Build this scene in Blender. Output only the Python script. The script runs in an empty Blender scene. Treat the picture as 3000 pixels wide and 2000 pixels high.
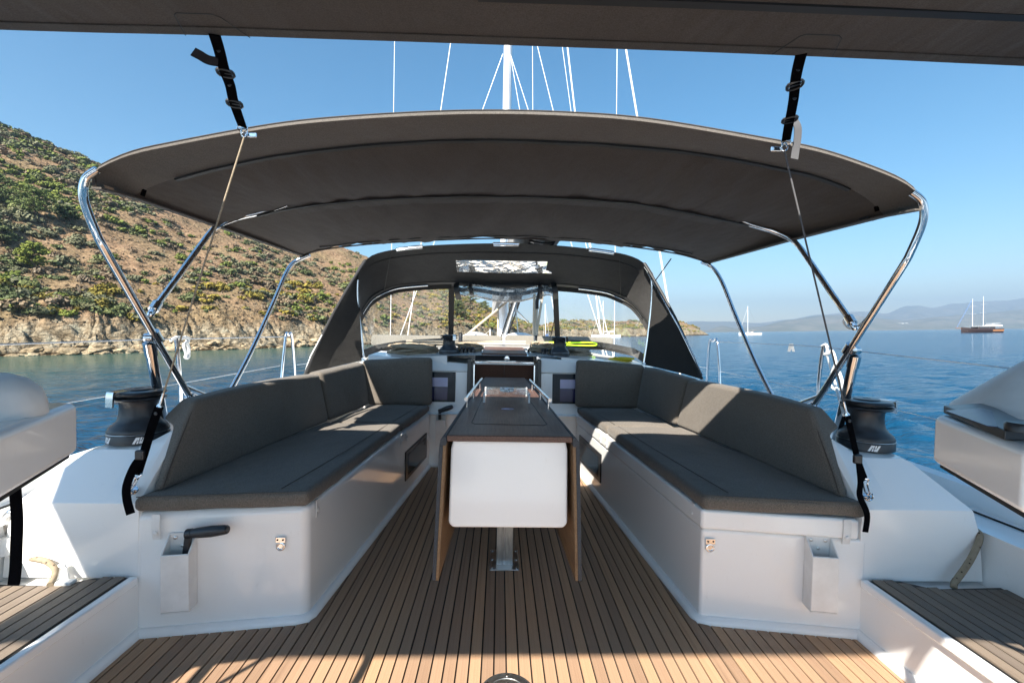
import bpy, bmesh, math, random
import numpy as np
from mathutils import Vector, Matrix, noise
random.seed(7)
S = bpy.context.scene
COL = S.collection
# ------------------------------------------------------------------ camera model (photo pixels 3000 x 2000)
F = 1333.0
def ray(px, py): return Vector(((px-1500)/F, -(py-1000)/F, -1.0))
_d1, _d2 = ray(0, 996.25), ray(3000, 961.75)            # sea horizon
UPW = _d2.cross(_d1).normalized()
if UPW.y < 0: UPW = -UPW
FW = Vector((0, 0, -1)); FW = (FW-UPW*FW.dot(UPW)).normalized(); RT = FW.cross(UPW)
RCW = Matrix((RT, FW, UPW))                              # camera -> world (sea level)
FB = ray(1465, 958).normalized(); XB = Vector((1, -0.019, 0)); XB = (XB-FB*XB.dot(FB)).normalized(); UB = XB.cross(FB)
RCB = Matrix((XB, FB, UB))                               # camera -> boat
CB = Vector((-0.04, 0, 1.10)); CW = Vector((0, 0, 2.1))
RBW = RCW @ RCB.transposed()
T_BOAT = Matrix.Translation(CW) @ RBW.to_4x4() @ Matrix.Translation(-CB)
cam = bpy.data.cameras.new('camera'); cam_o = bpy.data.objects.new('camera', cam); COL.objects.link(cam_o)
cam.sensor_width = 36; cam.lens = 36*F/3000; cam.clip_start = 0.02; cam.clip_end = 40000
cam_o.matrix_world = Matrix.Translation(CW) @ RCW.to_4x4()
S.camera = cam_o
# ------------------------------------------------------------------ light
LB = Vector((0.45, 1.05, -1.0))                          # light travel in the boat frame
LW = (RBW @ LB).normalized()
elev = math.asin(-LW.z); azim = math.atan2(-LW.x, -LW.y)
wd = bpy.data.worlds.new('World'); S.world = wd; wd.use_nodes = True
nt = wd.node_tree; bg = nt.nodes['Background']
sky = nt.nodes.new('ShaderNodeTexSky'); sky.sky_type = 'NISHITA'; sky.sun_disc = False
sky.sun_elevation = elev; sky.sun_rotation = azim; sky.air_density = 1.0; sky.dust_density = 0.15; sky.ozone_density = 1.3; sky.altitude = 0
hs = nt.nodes.new('ShaderNodeHueSaturation'); hs.inputs['Saturation'].default_value = 1.38; hs.inputs['Hue'].default_value = .489
nt.links.new(sky.outputs[0], hs.inputs['Color']); nt.links.new(hs.outputs[0], bg.inputs[0]); bg.inputs[1].default_value = 0.051
sun = bpy.data.lights.new('sun', 'SUN'); sun.energy = 4.8; sun.angle = math.radians(0.53); sun.color = (1, 0.93, 0.82)
sun_o = bpy.data.objects.new('sun', sun); COL.objects.link(sun_o); sun_o.rotation_euler = LW.to_track_quat('-Z', 'Y').to_euler()
S.view_settings.view_transform = 'Standard'; S.view_settings.look = 'None'; S.view_settings.exposure = 1.85; S.view_settings.gamma = 1
S.render.engine = 'CYCLES'
S.cycles.use_denoising = True; S.cycles.max_bounces = 14; S.cycles.diffuse_bounces = 8; S.cycles.transparent_max_bounces = 16; S.cycles.volume_bounces = 0
S.cycles.caustics_reflective = False; S.cycles.caustics_refractive = False; S.cycles.sample_clamp_indirect = 3

# ------------------------------------------------------------------ pixel -> point
def _b(px, py): return RCB @ ray(px, py)
def bx(px, py, x): r = _b(px, py); return CB+r*((x-CB.x)/r.x)
def by(px, py, y): r = _b(px, py); return CB+r*(y/r.y)
def bz(px, py, z): r = _b(px, py); return CB+r*((z-CB.z)/r.z)
def wy(px, py, y): r = RCW @ ray(px, py); return CW+r*(y/r.y)
def wz(px, py, z): r = RCW @ ray(px, py); return CW+r*((z-CW.z)/r.z)
def wproj(p):
    c = RCW.transposed() @ (Vector(p)-CW); return (1500+F*c.x/-c.z, 1000-F*c.y/-c.z)

# ------------------------------------------------------------------ materials
MATS = {}
def mat(name, col=(.8, .8, .8), rough=.5, metal=0, spec=.5, coat=0):
    m = bpy.data.materials.new(name); m.use_nodes = True; MATS[name] = m
    p = m.node_tree.nodes['Principled BSDF']
    p.inputs['Base Color'].default_value = (*col, 1); p.inputs['Roughness'].default_value = rough
    p.inputs['Metallic'].default_value = metal; p.inputs['Specular IOR Level'].default_value = spec
    p.inputs['Coat Weight'].default_value = coat
    return m
def P(m): return m.node_tree.nodes['Principled BSDF']
def N(m, t, **kw):
    n = m.node_tree.nodes.new(t)
    for k, v in kw.items(): setattr(n, k, v)
    return n
def L(m, a, b): m.node_tree.links.new(a, b)
def coords(m, kind='Object', scale=(1, 1, 1), rot=(0, 0, 0)):
    c = N(m, 'ShaderNodeTexCoord'); mp = N(m, 'ShaderNodeMapping'); mp.inputs['Scale'].default_value = scale; mp.inputs['Rotation'].default_value = rot
    L(m, c.outputs[kind], mp.inputs[0]); return mp.outputs[0]
def noise_n(m, vec, scale, detail=4, rough=.55):
    n = N(m, 'ShaderNodeTexNoise'); n.inputs['Scale'].default_value = scale; n.inputs['Detail'].default_value = detail; n.inputs['Roughness'].default_value = rough
    if vec is not None: L(m, vec, n.inputs['Vector'])
    return n.outputs['Fac']
def ramp(m, fac, stops):
    r = N(m, 'ShaderNodeValToRGB'); e = r.color_ramp.elements
    while len(e) < len(stops): e.new(.5)
    for el, (p, c) in zip(e, stops): el.position = p; el.color = (*c, 1) if len(c) == 3 else c
    L(m, fac, r.inputs[0]); return r.outputs[0]
def mixc(m, fac, a, b, mode='MIX'):
    n = N(m, 'ShaderNodeMix', data_type='RGBA', blend_type=mode)
    if isinstance(fac, (int, float)): n.inputs[0].default_value = fac
    else: L(m, fac, n.inputs[0])
    for k, v in ((6, a), (7, b)):
        if isinstance(v, tuple): n.inputs[k].default_value = (*v, 1)
        else: L(m, v, n.inputs[k])
    return n.outputs[2]
def bump(m, h, strength=.3, dist=.01):
    b = N(m, 'ShaderNodeBump'); b.inputs['Strength'].default_value = strength; b.inputs['Distance'].default_value = dist
    L(m, h, b.inputs['Height']); L(m, b.outputs[0], P(m).inputs['Normal']); return b
def setcol(m, c): L(m, c, P(m).inputs['Base Color'])
def mth(m, op, a, b=None):
    n = N(m, 'ShaderNodeMath', operation=op)
    for i, v in enumerate((a, b)):
        if v is None: continue
        if isinstance(v, (int, float)): n.inputs[i].default_value = v
        else: L(m, v, n.inputs[i])
    return n.outputs[0]

g = mat('gelcoat', (.85, .85, .84), .15, coat=.3)
sc_ = noise_n(g, coords(g, scale=(1, 1, .35)), 38, 7, .75); setcol(g, ramp(g, sc_, [(.24, (.77, .765, .75)), (.38, (.85, .85, .84))]))
g2 = mat('white_plastic', (.72, .72, .71), .38); v = coords(g2); setcol(g2, ramp(g2, noise_n(g2, v, 14, 5), [(.35, (.66, .655, .64)), (.7, (.76, .76, .75))]))
mat('white_paint', (.8, .8, .8), .3); mat('chrome', (.78, .78, .79), .09, 1); mat('brushed_steel', (.55, .55, .55), .3, 1)
mat('alu_white', (.72, .73, .75), .28); mat('alloy', (.42, .42, .41), .42, 1)
m = MATS['alloy']; v = coords(m, scale=(1, 1, .2)); setcol(m, ramp(m, noise_n(m, v, 60, 6), [(.3, (.30, .30, .29)), (.7, (.52, .52, .5))]))
b = mat('black_plastic', (.016, .017, .02), .32); mat('black_rubber', (.012, .012, .013), .6)
b = mat('winch_black', (.022, .025, .03), .36, 0, .5); bump(b, noise_n(b, coords(b), 900, 2), .1, .002)
w = mat('webbing', (.003, .003, .004), 1, spec=.02); bump(w, noise_n(w, coords(w), 500, 2), .5, .002)
w = mat('webbing_grey', (.10, .10, .105), .8, spec=.2)
mat('dark_glass', (.008, .016, .026), .12, 0, .25); mat('smoked_frame', (.018, .018, .02), .3)
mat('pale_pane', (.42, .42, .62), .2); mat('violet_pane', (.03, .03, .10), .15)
mat('screen_glass', (.022, .048, .13), .25, 0, .12)
mat('yellow_rope', (.62, .47, .02), .8); mat('lime_rope', (.45, .75, .02), .7); mat('black_rope', (.012, .012, .014), .8)
mat('white_rope', (.72, .72, .70), .8)
def weave(name, c1, c2, scale=420, bs=.5, rough=.9, fold=0):
    m = mat(name, c1, rough, spec=.15); v = coords(m)
    c = ramp(m, noise_n(m, v, 2.2, 5), [(.3, c1), (.7, c2)])
    sp = ramp(m, noise_n(m, v, scale, 2, .7), [(.32, (.66,)*3), (.68, (1.3,)*3)])
    setcol(m, mixc(m, 1, c, sp, 'MULTIPLY'))
    h = noise_n(m, v, scale, 2)
    if fold:
        h2 = noise_n(m, coords(m, scale=(1.0, .28, 1), rot=(0, 0, .5)), 7, 3)
        h3 = noise_n(m, coords(m, scale=(1.0, .3, 1), rot=(0, 0, -.6)), 6, 3); h = mth(m, 'ADD', mth(m, 'MULTIPLY', h, .05), mth(m, 'ADD', h2, h3)); bump(m, h, .7, fold)
    else: bump(m, mth(m, 'ADD', mth(m, 'MULTIPLY', h, .22), noise_n(m, v, 11, 3)), bs, .011)
    P(m).inputs['Sheen Weight'].default_value = .15
    if name in ('canvas', 'canvas_edge_lit', 'hood_canvas'):                 # canvas lets a little sunlight through
        t_ = N(m, 'ShaderNodeBsdfTranslucent'); t_.inputs[0].default_value = (.030, .021, .015, 1) if name != 'hood_canvas' else (.008, .007, .006, 1); ad = N(m, 'ShaderNodeAddShader'); out = m.node_tree.nodes['Material Output']
        L(m, P(m).outputs[0], ad.inputs[0]); L(m, t_.outputs[0], ad.inputs[1]); L(m, ad.outputs[0], out.inputs[0])
    return m
weave('cushion', (.125, .110, .094), (.148, .130, .112), 270)
weave('sunpad', (.16, .15, .13), (.19, .175, .15), 330)
cv = weave('canvas', (.050, .042, .036), (.064, .054, .047), 300, fold=.02)
weave('canvas_edge_lit', (.092, .082, .072), (.112, .100, .088), 300)  # paler copy of canvas: bounce light on the rear flap put into the colour
weave('hood_canvas', (.014, .013, .013), (.020, .019, .018), 300, fold=.015)
weave('sail_bag', (.16, .16, .16), (.20, .195, .19), 200, fold=.03)
for nm, c1, c2 in (('rope', (.26, .21, .15), (.40, .33, .245)), ('rope_pale', (.40, .34, .26), (.52, .46, .37))):
    m = mat(nm, c1, .85, spec=.1); v = coords(m); setcol(m, ramp(m, noise_n(m, v, 160, 3), [(.35, c1), (.65, c2)])); bump(m, noise_n(m, v, 420, 2), .7, .002)
m = mat('fleck_rope', (.42, .36, .28), .85, spec=.1); v = coords(m)
fl = N(m, 'ShaderNodeTexVoronoi'); fl.inputs['Scale'].default_value = 62; L(m, v, fl.inputs['Vector'])
setcol(m, ramp(m, fl.outputs['Distance'], [(.0, (.015,)*3), (.16, (.02,)*3), (.2, (.25, .20, .14)), (1, (.31, .26, .19))])); bump(m, noise_n(m, v, 420, 2), .6, .002)
# teak
def teak(name, a, b_, c_, rnd=.5, grain=1.0):
    m = mat(name, a, .62, spec=.3)
    v = coords(m, scale=(1, .035, 1)); gr = noise_n(m, v, 260*grain, 6, .7)
    col = ramp(m, gr, [(.28, a), (.5, b_), (.74, c_)])
    oi = N(m, 'ShaderNodeObjectInfo')
    tint = ramp(m, oi.outputs['Random'], [(0, (.76, .75, .76)), (.35, (.93, .92, .92)), (.65, (1.02, 1.0, .97)), (1, (1.17, 1.10, 1.0))])
    col = mixc(m, rnd, col, mixc(m, 1, col, tint, 'MULTIPLY'))
    st = noise_n(m, coords(m, scale=(1, .5, 1)), 5.5, 6, .65)
    col = mixc(m, 1, col, ramp(m, st, [(.30, (.42, .36, .33)), (.41, (.9, .89, .88)), (.6, (1.03, 1.03, 1.03)), (.8, (1.15, 1.17, 1.2))]), 'MULTIPLY')
    setcol(m, col); bump(m, gr, .35, .0015)
    L(m, ramp(m, st, [(.3, (.45,)*3), (.6, (.68,)*3)]), P(m).inputs['Roughness'])
    return m
teak('teak', (.25, .155, .098), (.375, .245, .158), (.48, .335, .23), 1.0)
teak('teak_grey', (.15, .12, .095), (.21, .17, .135), (.27, .22, .175), .8)
mat('caulk', (.008, .008, .009), .6)
teak('table_wood', (.062, .030, .022), (.11, .058, .042), (.165, .095, .07), 0, .8); P(MATS['table_wood']).inputs['Coat Weight'].default_value = .25; P(MATS['table_wood']).inputs['Coat Roughness'].default_value = .3
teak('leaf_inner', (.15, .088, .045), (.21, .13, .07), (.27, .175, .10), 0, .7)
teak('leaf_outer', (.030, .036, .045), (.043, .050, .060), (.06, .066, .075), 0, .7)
teak('cabin_wood', (.045, .018, .010), (.07, .028, .016), (.10, .042, .024), 0, .4)
# clear vinyl and acrylic
def vinyl(name, milk, tint=(.97, .98, .98), scratch=True, gloss=1.0):
    m = bpy.data.materials.new(name); m.use_nodes = True; MATS[name] = m; t = m.node_tree; t.nodes.clear()
    o = N(m, 'ShaderNodeOutputMaterial'); tr = N(m, 'ShaderNodeBsdfTransparent'); tr.inputs[0].default_value = (*tint, 1)
    gl = N(m, 'ShaderNodeBsdfGlossy'); gl.inputs['Roughness'].default_value = .06
    df = N(m, 'ShaderNodeBsdfDiffuse'); df.inputs[0].default_value = (.8, .8, .78, 1)
    fr = N(m, 'ShaderNodeFresnel'); fr.inputs[0].default_value = 1.45
    bp = N(m, 'ShaderNodeBump'); bp.inputs['Strength'].default_value = .5; bp.inputs['Distance'].default_value = .02
    L(m, noise_n(m, coords(m, scale=(1, 1, .5)), 6, 3), bp.inputs['Height']); L(m, bp.outputs[0], gl.inputs['Normal'])
    a = N(m, 'ShaderNodeMixShader'); L(m, mth(m, 'MULTIPLY', fr.outputs[0], gloss), a.inputs[0]); L(m, tr.outputs[0], a.inputs[1]); L(m, gl.outputs[0], a.inputs[2])
    c = N(m, 'ShaderNodeMixShader')
    if scratch:
        s1 = noise_n(m, coords(m, scale=(9, 9, .8), rot=(0, .25, 0)), 4, 6, .75)
        L(m, ramp(m, s1, [(.5, (milk,)*3), (.62, (milk*2,)*3), (.72, (milk*5,)*3)]), c.inputs[0])
    else: c.inputs[0].default_value = milk
    L(m, a.outputs[0], c.inputs[1]); L(m, df.outputs[0], c.inputs[2]); L(m, c.outputs[0], o.inputs[0]); return m
vinyl('vinyl', .028); vinyl('vinyl_roll', .16, (.75, .80, .84)); vinyl('acrylic', .02, (.93, .95, .95), False, .35)

# ------------------------------------------------------------------ mesh builder
class MB:
    def __init__(s): s.v = []; s.f = []
    def add(s, vs, fs):
        k = len(s.v); s.v += [Vector(p) for p in vs]; s.f += [tuple(i+k for i in f) for f in fs]; return s
    def hexa(s, c):   # bottom 4 then top 4, counter-clockwise
        return s.add(c, [(3, 2, 1, 0), (4, 5, 6, 7), (0, 1, 5, 4), (1, 2, 6, 5), (2, 3, 7, 6), (3, 0, 4, 7)])
    def box(s, c, d):
        x, y, z = c; a, b, e = d[0]/2, d[1]/2, d[2]/2
        return s.hexa([(x-a, y-b, z-e), (x+a, y-b, z-e), (x+a, y+b, z-e), (x-a, y+b, z-e), (x-a, y-b, z+e), (x+a, y-b, z+e), (x+a, y+b, z+e), (x-a, y+b, z+e)])
    def prism(s, poly, z0, z1):
        n = len(poly)
        if sum(poly[i][0]*poly[(i+1) % n][1]-poly[(i+1) % n][0]*poly[i][1] for i in range(n)) < 0: poly = poly[::-1]
        z0f = z0 if callable(z0) else (lambda *_: z0); z1f = z1 if callable(z1) else (lambda *_: z1)
        return s.add([(x, y, z0f(x, y)) for x, y in poly]+[(x, y, z1f(x, y)) for x, y in poly],
                     [tuple(range(n))[::-1], tuple(range(n, 2*n))]+[(i, (i+1) % n, n+(i+1) % n, n+i) for i in range(n)])
    def loft(s, rows, close=False, caps=False, skip=None):
        n = len(rows[0]); vs = [p for r in rows for p in r]; fs = []
        for i in range(len(rows)-1):
            for j in range(n if close else n-1):
                if skip and skip(i, j): continue
                k = (j+1) % n; fs.append((i*n+j, i*n+k, (i+1)*n+k, (i+1)*n+j))
        if caps: fs += [tuple(range(n))[::-1], tuple(range((len(rows)-1)*n, len(rows)*n))]
        return s.add(vs, fs)
    def tube(s, pts, r, n=10, spline=0, closed=False):
        pts = [Vector(p) for p in pts]
        if spline: pts = smooth(pts, spline, closed)
        rr = r if isinstance(r, (list, tuple)) else [r]*len(pts)
        if len(rr) != len(pts): rr = [rr[0]+(rr[-1]-rr[0])*i/(len(pts)-1) for i in range(len(pts))]
        rows = []; up = None
        for i, p in enumerate(pts):
            if closed: t = pts[(i+1) % len(pts)]-pts[i-1]
            else: t = pts[min(i+1, len(pts)-1)]-pts[max(i-1, 0)]
            t.normalize()
            if up is None: up = t.orthogonal().normalized()
            else:
                up = up-t*up.dot(t); up = up.normalized() if up.length > 1e-6 else t.orthogonal().normalized()
            w = t.cross(up)
            rows.append([p+(up*math.cos(a)+w*math.sin(a))*rr[i] for a in [2*math.pi*k/n for k in range(n)]])
        if closed: rows.append(rows[0])
        return s.loft(rows, True, not closed)
    def lathe(s, prof, c=(0, 0, 0), n=28, axis=None):
        c = Vector(c); q = (Vector(axis).to_track_quat('Z', 'Y') if axis else None); rows = []
        for r, z in prof:
            row = [Vector((r*math.cos(2*math.pi*k/n), r*math.sin(2*math.pi*k/n), z)) for k in range(n)]
            rows.append([c+(q @ p if q else p) for p in row])
        return s.loft(rows, True, True)
    def strap(s, pts, wdir, w, t=.003, spline=6):
        pts = smooth([Vector(p) for p in pts], spline) if spline else [Vector(p) for p in pts]
        wd_ = [Vector(x) for x in wdir] if isinstance(wdir, list) else None; rows = []
        for i, p in enumerate(pts):
            tg = (pts[min(i+1, len(pts)-1)]-pts[max(i-1, 0)]).normalized()
            if wd_:
                u = i/(len(pts)-1)*(len(wd_)-1); k = min(int(u), len(wd_)-2); a = wd_[k].lerp(wd_[k+1], u-k)
            else: a = Vector(wdir)
            a = (a-tg*a.dot(tg)).normalized(); nn = tg.cross(a)*t/2; a = a*w/2
            rows.append([p-a-nn, p+a-nn, p+a+nn, p-a+nn])
        return s.loft(rows, True, True)
    def pillow(s, c, r=.02, bulge=.008, n=14, rough=.003, seed=0):
        c = [Vector(p) for p in c]
        d = Vector((((c[1]-c[0]).length+(c[2]-c[3]).length)/2, ((c[3]-c[0]).length+(c[2]-c[1]).length)/2, ((c[4]-c[0]).length+(c[6]-c[2]).length)/2))
        h = d/2; bm = bmesh.new()
        def ticks(hh):
            rr = min(r, hh*.95); e = [-hh+rr*(1-math.cos(a*math.pi/8)) for a in range(0, 4)]
            k = max(2, n if hh > .1 else 3); mid = [-hh+rr+(2*hh-2*rr)*i/k for i in range(k+1)]
            return e+mid+[-x for x in e[::-1]]
        tk = [ticks(x) for x in h]
        for ax in range(3):
            u, w = (ax+1) % 3, (ax+2) % 3
            for sg in (-1, 1):
                grid = []
                for a in tk[u]:
                    row = []
                    for b_ in tk[w]:
                        p = Vector((0, 0, 0)); p[ax] = sg*h[ax]; p[u] = a; p[w] = b_; row.append(bm.verts.new(p))
                    grid.append(row)
                for i in range(len(grid)-1):
                    for j in range(len(grid[0])-1):
                        q = (grid[i][j], grid[i+1][j], grid[i+1][j+1], grid[i][j+1]); bm.faces.new(q if sg > 0 else q[::-1])
        bmesh.ops.remove_doubles(bm, verts=bm.verts, dist=1e-6)
        for vv in bm.verts:
            p = vv.co; q = Vector([max(-(h[i]-min(r, h[i]*.95)), min(h[i]-min(r, h[i]*.95), p[i])) for i in range(3)]); e = p-q
            if e.length > 1e-9: p = q+e.normalized()*min(r, min(h)*.95) if e.length > 0 else p
            u, w, z = p.x/h.x, p.y/h.y, p.z/h.z
            p = p+Vector((0, 0, bulge*z*(1-u*u)*(1-w*w)))
            k = noise.noise(Vector((p.x*5+seed, p.y*5, p.z*5)))*rough+noise.noise(Vector((p.x*14+seed, p.y*14, p.z*9)))*rough*.5
            p = p+Vector((u*.3, w*.3, z)).normalized()*k
            a, b_, e2 = (p.x/d.x+.5), (p.y/d.y+.5), (p.z/d.z+.5)
            lo = (c[0]*(1-a)+c[1]*a)*(1-b_)+(c[3]*(1-a)+c[2]*a)*b_; hi = (c[4]*(1-a)+c[5]*a)*(1-b_)+(c[7]*(1-a)+c[6]*a)*b_
            vv.co = lo*(1-e2)+hi*e2
        bm.verts.index_update(); s.add([vv.co.copy() for vv in bm.verts], [tuple(x.index for x in f.verts) for f in bm.faces]); bm.free(); return s
def smooth(pts, k, closed=False):
    out = []; n = len(pts); segs = n if closed else n-1
    for i in range(segs):
        g_ = (lambda j: pts[j % n]) if closed else (lambda j: pts[max(0, min(n-1, j))])
        p0, p1, p2, p3 = g_(i-1), g_(i), g_(i+1), g_(i+2)
        for q in range(k):
            t = q/k
            out.append(.5*((2*p1)+(p2-p0)*t+(2*p0-5*p1+4*p2-p3)*t*t+(3*p1-p0-3*p2+p3)*t**3))
    if not closed: out.append(Vector(pts[-1]))
    return out

# ------------------------------------------------------------------ objects
ORG = {}; BOAT = []
def link(o, parent=None):
    COL.objects.link(o)
    if parent is not None: o.parent = parent
    return o
def tag(o, label=None, cat=None, group=None, kind=None):
    if label: o['label'] = label
    if cat: o['category'] = cat
    if group: o['group'] = group
    if kind: o['kind'] = kind
    return o
def thing(name, label, cat, loc=(0, 0, 0), group=None, boat=True):
    o = bpy.data.objects.new(name, None); o.empty_display_size = .05; o.location = loc; link(o); tag(o, label, cat, group); ORG[o] = Vector(loc)
    if boat: BOAT.append(o)
    return o
def root_of(o):
    while o.parent is not None: o = o.parent
    return o
def mesh_of(name, mb, material, org=Vector((0, 0, 0)), smooth_ang=40):
    me = bpy.data.meshes.new(name); me.from_pydata([p-org for p in mb.v], [], mb.f); me.validate()
    if isinstance(material, str): material = MATS[material]
    me.materials.append(material)
    if smooth_ang:
        me.polygons.foreach_set('use_smooth', [True]*len(me.polygons)); me.set_sharp_from_angle(angle=math.radians(smooth_ang))
    return me
def part(name, mb, material, parent, bevel=0, seg=3, smooth_ang=40, kind=None, label=None):
    o = bpy.data.objects.new(name, mesh_of(name, mb, material, ORG[root_of(parent)], smooth_ang)); link(o, parent)
    if bevel: add_bevel(o, bevel, seg)
    return tag(o, label=label, kind=kind)
def add_bevel(o, wdt, seg=3):
    md = o.modifiers.new('bevel', 'BEVEL'); md.width = wdt; md.segments = seg; md.limit_method = 'ANGLE'; md.angle_limit = math.radians(30); md.harden_normals = True
def single(name, mb, material, label=None, cat=None, loc=None, group=None, kind=None, bevel=0, seg=3, boat=True, smooth_ang=40):
    loc = Vector(loc) if loc is not None else Vector((sum(p.x for p in mb.v)/len(mb.v), sum(p.y for p in mb.v)/len(mb.v), min(p.z for p in mb.v)))
    o = bpy.data.objects.new(name, mesh_of(name, mb, material, loc, smooth_ang)); o.location = loc; link(o); ORG[o] = loc
    if bevel: add_bevel(o, bevel, seg)
    if boat: BOAT.append(o)
    return tag(o, label, cat, group, kind)
def dup(root, loc, label=None, boat=True):
    r = root.copy(); link(r); r.location = loc; ORG[r] = Vector(loc)
    if label: r['label'] = label
    if boat: BOAT.append(r)
    for ch in list(root.children):
        c = ch.copy(); link(c, r)
        for gch in list(ch.children): link(gch.copy(), c)
    return r
def M_(p, s): return Vector((p[0]*s, p[1], p[2]))       # mirror for s=-1 (points are given for the right side, x>0)
def sidew(s): return 'left' if s < 0 else 'right'
# ================================================================== sea, land, air
# --- sea
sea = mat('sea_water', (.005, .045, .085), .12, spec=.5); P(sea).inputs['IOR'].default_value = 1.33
v = coords(sea, scale=(1, 1.7, 1), rot=(0, 0, .35))
h1 = noise_n(sea, v, .42, 2, .5); h2 = noise_n(sea, coords(sea, scale=(1, 1.9, 1), rot=(0, 0, -.25)), 1.25, 3, .55); h3 = noise_n(sea, coords(sea, scale=(1, 2.2, 1), rot=(0, 0, .1)), 4.2, 3, .55)
hh = mth(sea, 'ADD', mth(sea, 'MULTIPLY', h1, 1.0), mth(sea, 'ADD', mth(sea, 'MULTIPLY', h2, .75), mth(sea, 'MULTIPLY', h3, .22)))
bump(sea, hh, 1.0, .38)
big = noise_n(sea, coords(sea), .012, 3)
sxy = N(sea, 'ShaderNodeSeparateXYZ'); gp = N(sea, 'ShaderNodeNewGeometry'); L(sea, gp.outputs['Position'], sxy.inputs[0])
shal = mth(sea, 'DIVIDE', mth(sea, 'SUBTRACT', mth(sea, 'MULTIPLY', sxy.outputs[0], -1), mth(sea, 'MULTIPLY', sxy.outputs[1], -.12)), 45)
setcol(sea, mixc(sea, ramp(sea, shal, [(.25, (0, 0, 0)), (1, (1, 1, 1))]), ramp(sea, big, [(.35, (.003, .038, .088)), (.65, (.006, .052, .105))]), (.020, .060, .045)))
def sea_sheet():                                        # rings of wavelets near the boat, one sheet out to the horizon
    az = np.concatenate([np.arange(-84, 84, .32), np.arange(84, 276, 3.0)]); az = np.radians(90-az)
    rr = [.6]
    while rr[-1] < 95: rr.append(rr[-1]*1.0125+.012)
    rr += [130, 200, 350, 700, 1500, 3500, 9000]; rr = np.array(rr); dr = np.gradient(rr)
    X_, Y_ = np.outer(rr, np.cos(az)), np.outer(rr, np.sin(az)); Zs = np.zeros_like(X_); rs = np.random.RandomState(4)
    for k in range(46):
        lam = .32*(9.0**(k/45)); th = math.radians(200)+rs.normal(0, .55); kk = 2*math.pi/lam; a_ = .048/kk*rs.uniform(.6, 1.3)
        wgt = np.clip(lam/(np.maximum(dr, rr*.0056)*3.0)-1, 0, 1)[:, None]; ph = (X_*math.cos(th)+Y_*math.sin(th))*kk+rs.uniform(0, 6.28)
        Zs += wgt*a_*(np.sin(ph)+.25*np.cos(2*ph))
    gust = .75+.5*np.sin(X_*.11+1.3*np.sin(Y_*.07))*np.sin(Y_*.13+.8*np.sin(X_*.05)); Zs *= gust
    n_r, n_a = X_.shape; co = np.stack([X_, Y_, Zs], -1).reshape(-1, 3); co = np.vstack([co, [[0, 0, 0]]])
    i, j = np.meshgrid(np.arange(n_r-1), np.arange(n_a), indexing='ij'); j2 = (j+1) % n_a
    q = np.stack([i*n_a+j, i*n_a+j2, (i+1)*n_a+j2, (i+1)*n_a+j], -1).reshape(-1, 4)
    me = bpy.data.meshes.new('sea'); me.from_pydata(co.tolist(), [], q.tolist()+[[int(n_r*n_a), (k+1) % n_a, k] for k in range(n_a)])
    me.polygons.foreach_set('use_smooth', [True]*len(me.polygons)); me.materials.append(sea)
    o = bpy.data.objects.new('sea', me); link(o); tag(o, kind='structure')
sea_sheet()

# --- the near hill and headland: shore and ridge by bearing
TAB = [(-1500, 40, 120, 60), (-900, 44, 125, 160), (-400, 50, 135, 262), (0, 58, 150, 362), (285, 63, 160, 474), (700, 80, 185, 624), (1050, 105, 210, 740), (1300, 135, 235, 842),
       (1437, 160, 250, 905), (1500, 185, 262, 930), (1580, 215, 282, 953), (1656, 240, 300, 938), (1826, 262, 322, 941), (1960, 285, 335, 936), (2010, 292, 335, 946), (2045, 300, 335, 962), (2069, 306, 322, 976), (2085, 312, 318, 985)]
def hsea(xp): return 996.25-.0115*xp
def tabv(xp):
    if xp <= TAB[0][0]: return TAB[0][1:]
    for a, b_ in zip(TAB, TAB[1:]):
        if xp <= b_[0]:
            t = (xp-a[0])/(b_[0]-a[0]); return tuple(a[i]+(b_[i]-a[i])*t for i in (1, 2, 3))
    return TAB[-1][1:]
def fbm(x, y, o=4):
    s_, a = 0, 1
    for i in range(o): s_ += a*noise.noise(Vector((x, y, 3.7*i))); x *= 2.03; y *= 2.03; a *= .5
    return s_
def ground(xp, vv):
    ys, yr, rp = tabv(xp); y = ys+(yr-ys)*vv; x = (xp-1500)/F*y
    zr = 2.1+(hsea(xp)-rp)/F*yr
    zc = min(4.2, zr*.4)*(1+.45*fbm(x*.05, 7, 2))
    k = max(0, min(1, vv/.075)); k = k*k*(3-2*k)
    t = max(0, (vv-.05)/.95)
    z = zc*k+(zr-zc)*(t**.96 if t <= 1 else max(.2, 1-.45*(t-1)))
    amp = min(1, zr/12)
    z += amp*(fbm(x*.035, y*.035)*2.0*min(1, vv*4)*(1-.7*min(1, max(0, vv-.7)/.3))+fbm(x*.22+5, y*.22)*.38*min(1, vv*12+.2))
    cl = max(0, 1-abs(vv-.04)/.07)
    if cl: z += amp*cl*(abs(fbm(x*.28, y*.55, 4))*2.6-.7+.75*fbm(x*1.1, y*1.1, 3))
    if vv < .0: z = min(z, 0)-1.2*min(1, -vv/.02)
    elif vv < .012: z *= vv/.012
    return Vector((x+amp*fbm(y*.15, x*.15, 2)*1.1, y+amp*cl*fbm(x*.3, 11, 3)*1.6, z))
vs_ = [-.03, -.012, -.004, 0, .004, .008, .012]+[.012+.0035*i for i in range(1, 26)]+[.0995+.9005*(i/62) for i in range(1, 63)]+[1.04, 1.1, 1.2, 1.4, 1.8]
xs_ = list(range(-1500, -100, 26))+[x*4.5-100 for x in range(int(2190/4.5))]
mb = MB(); mb.loft([[ground(xp, q) for xp in xs_] for q in vs_])
hl = mat('hillside', (.3, .2, .12), .95, spec=.08)
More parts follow.
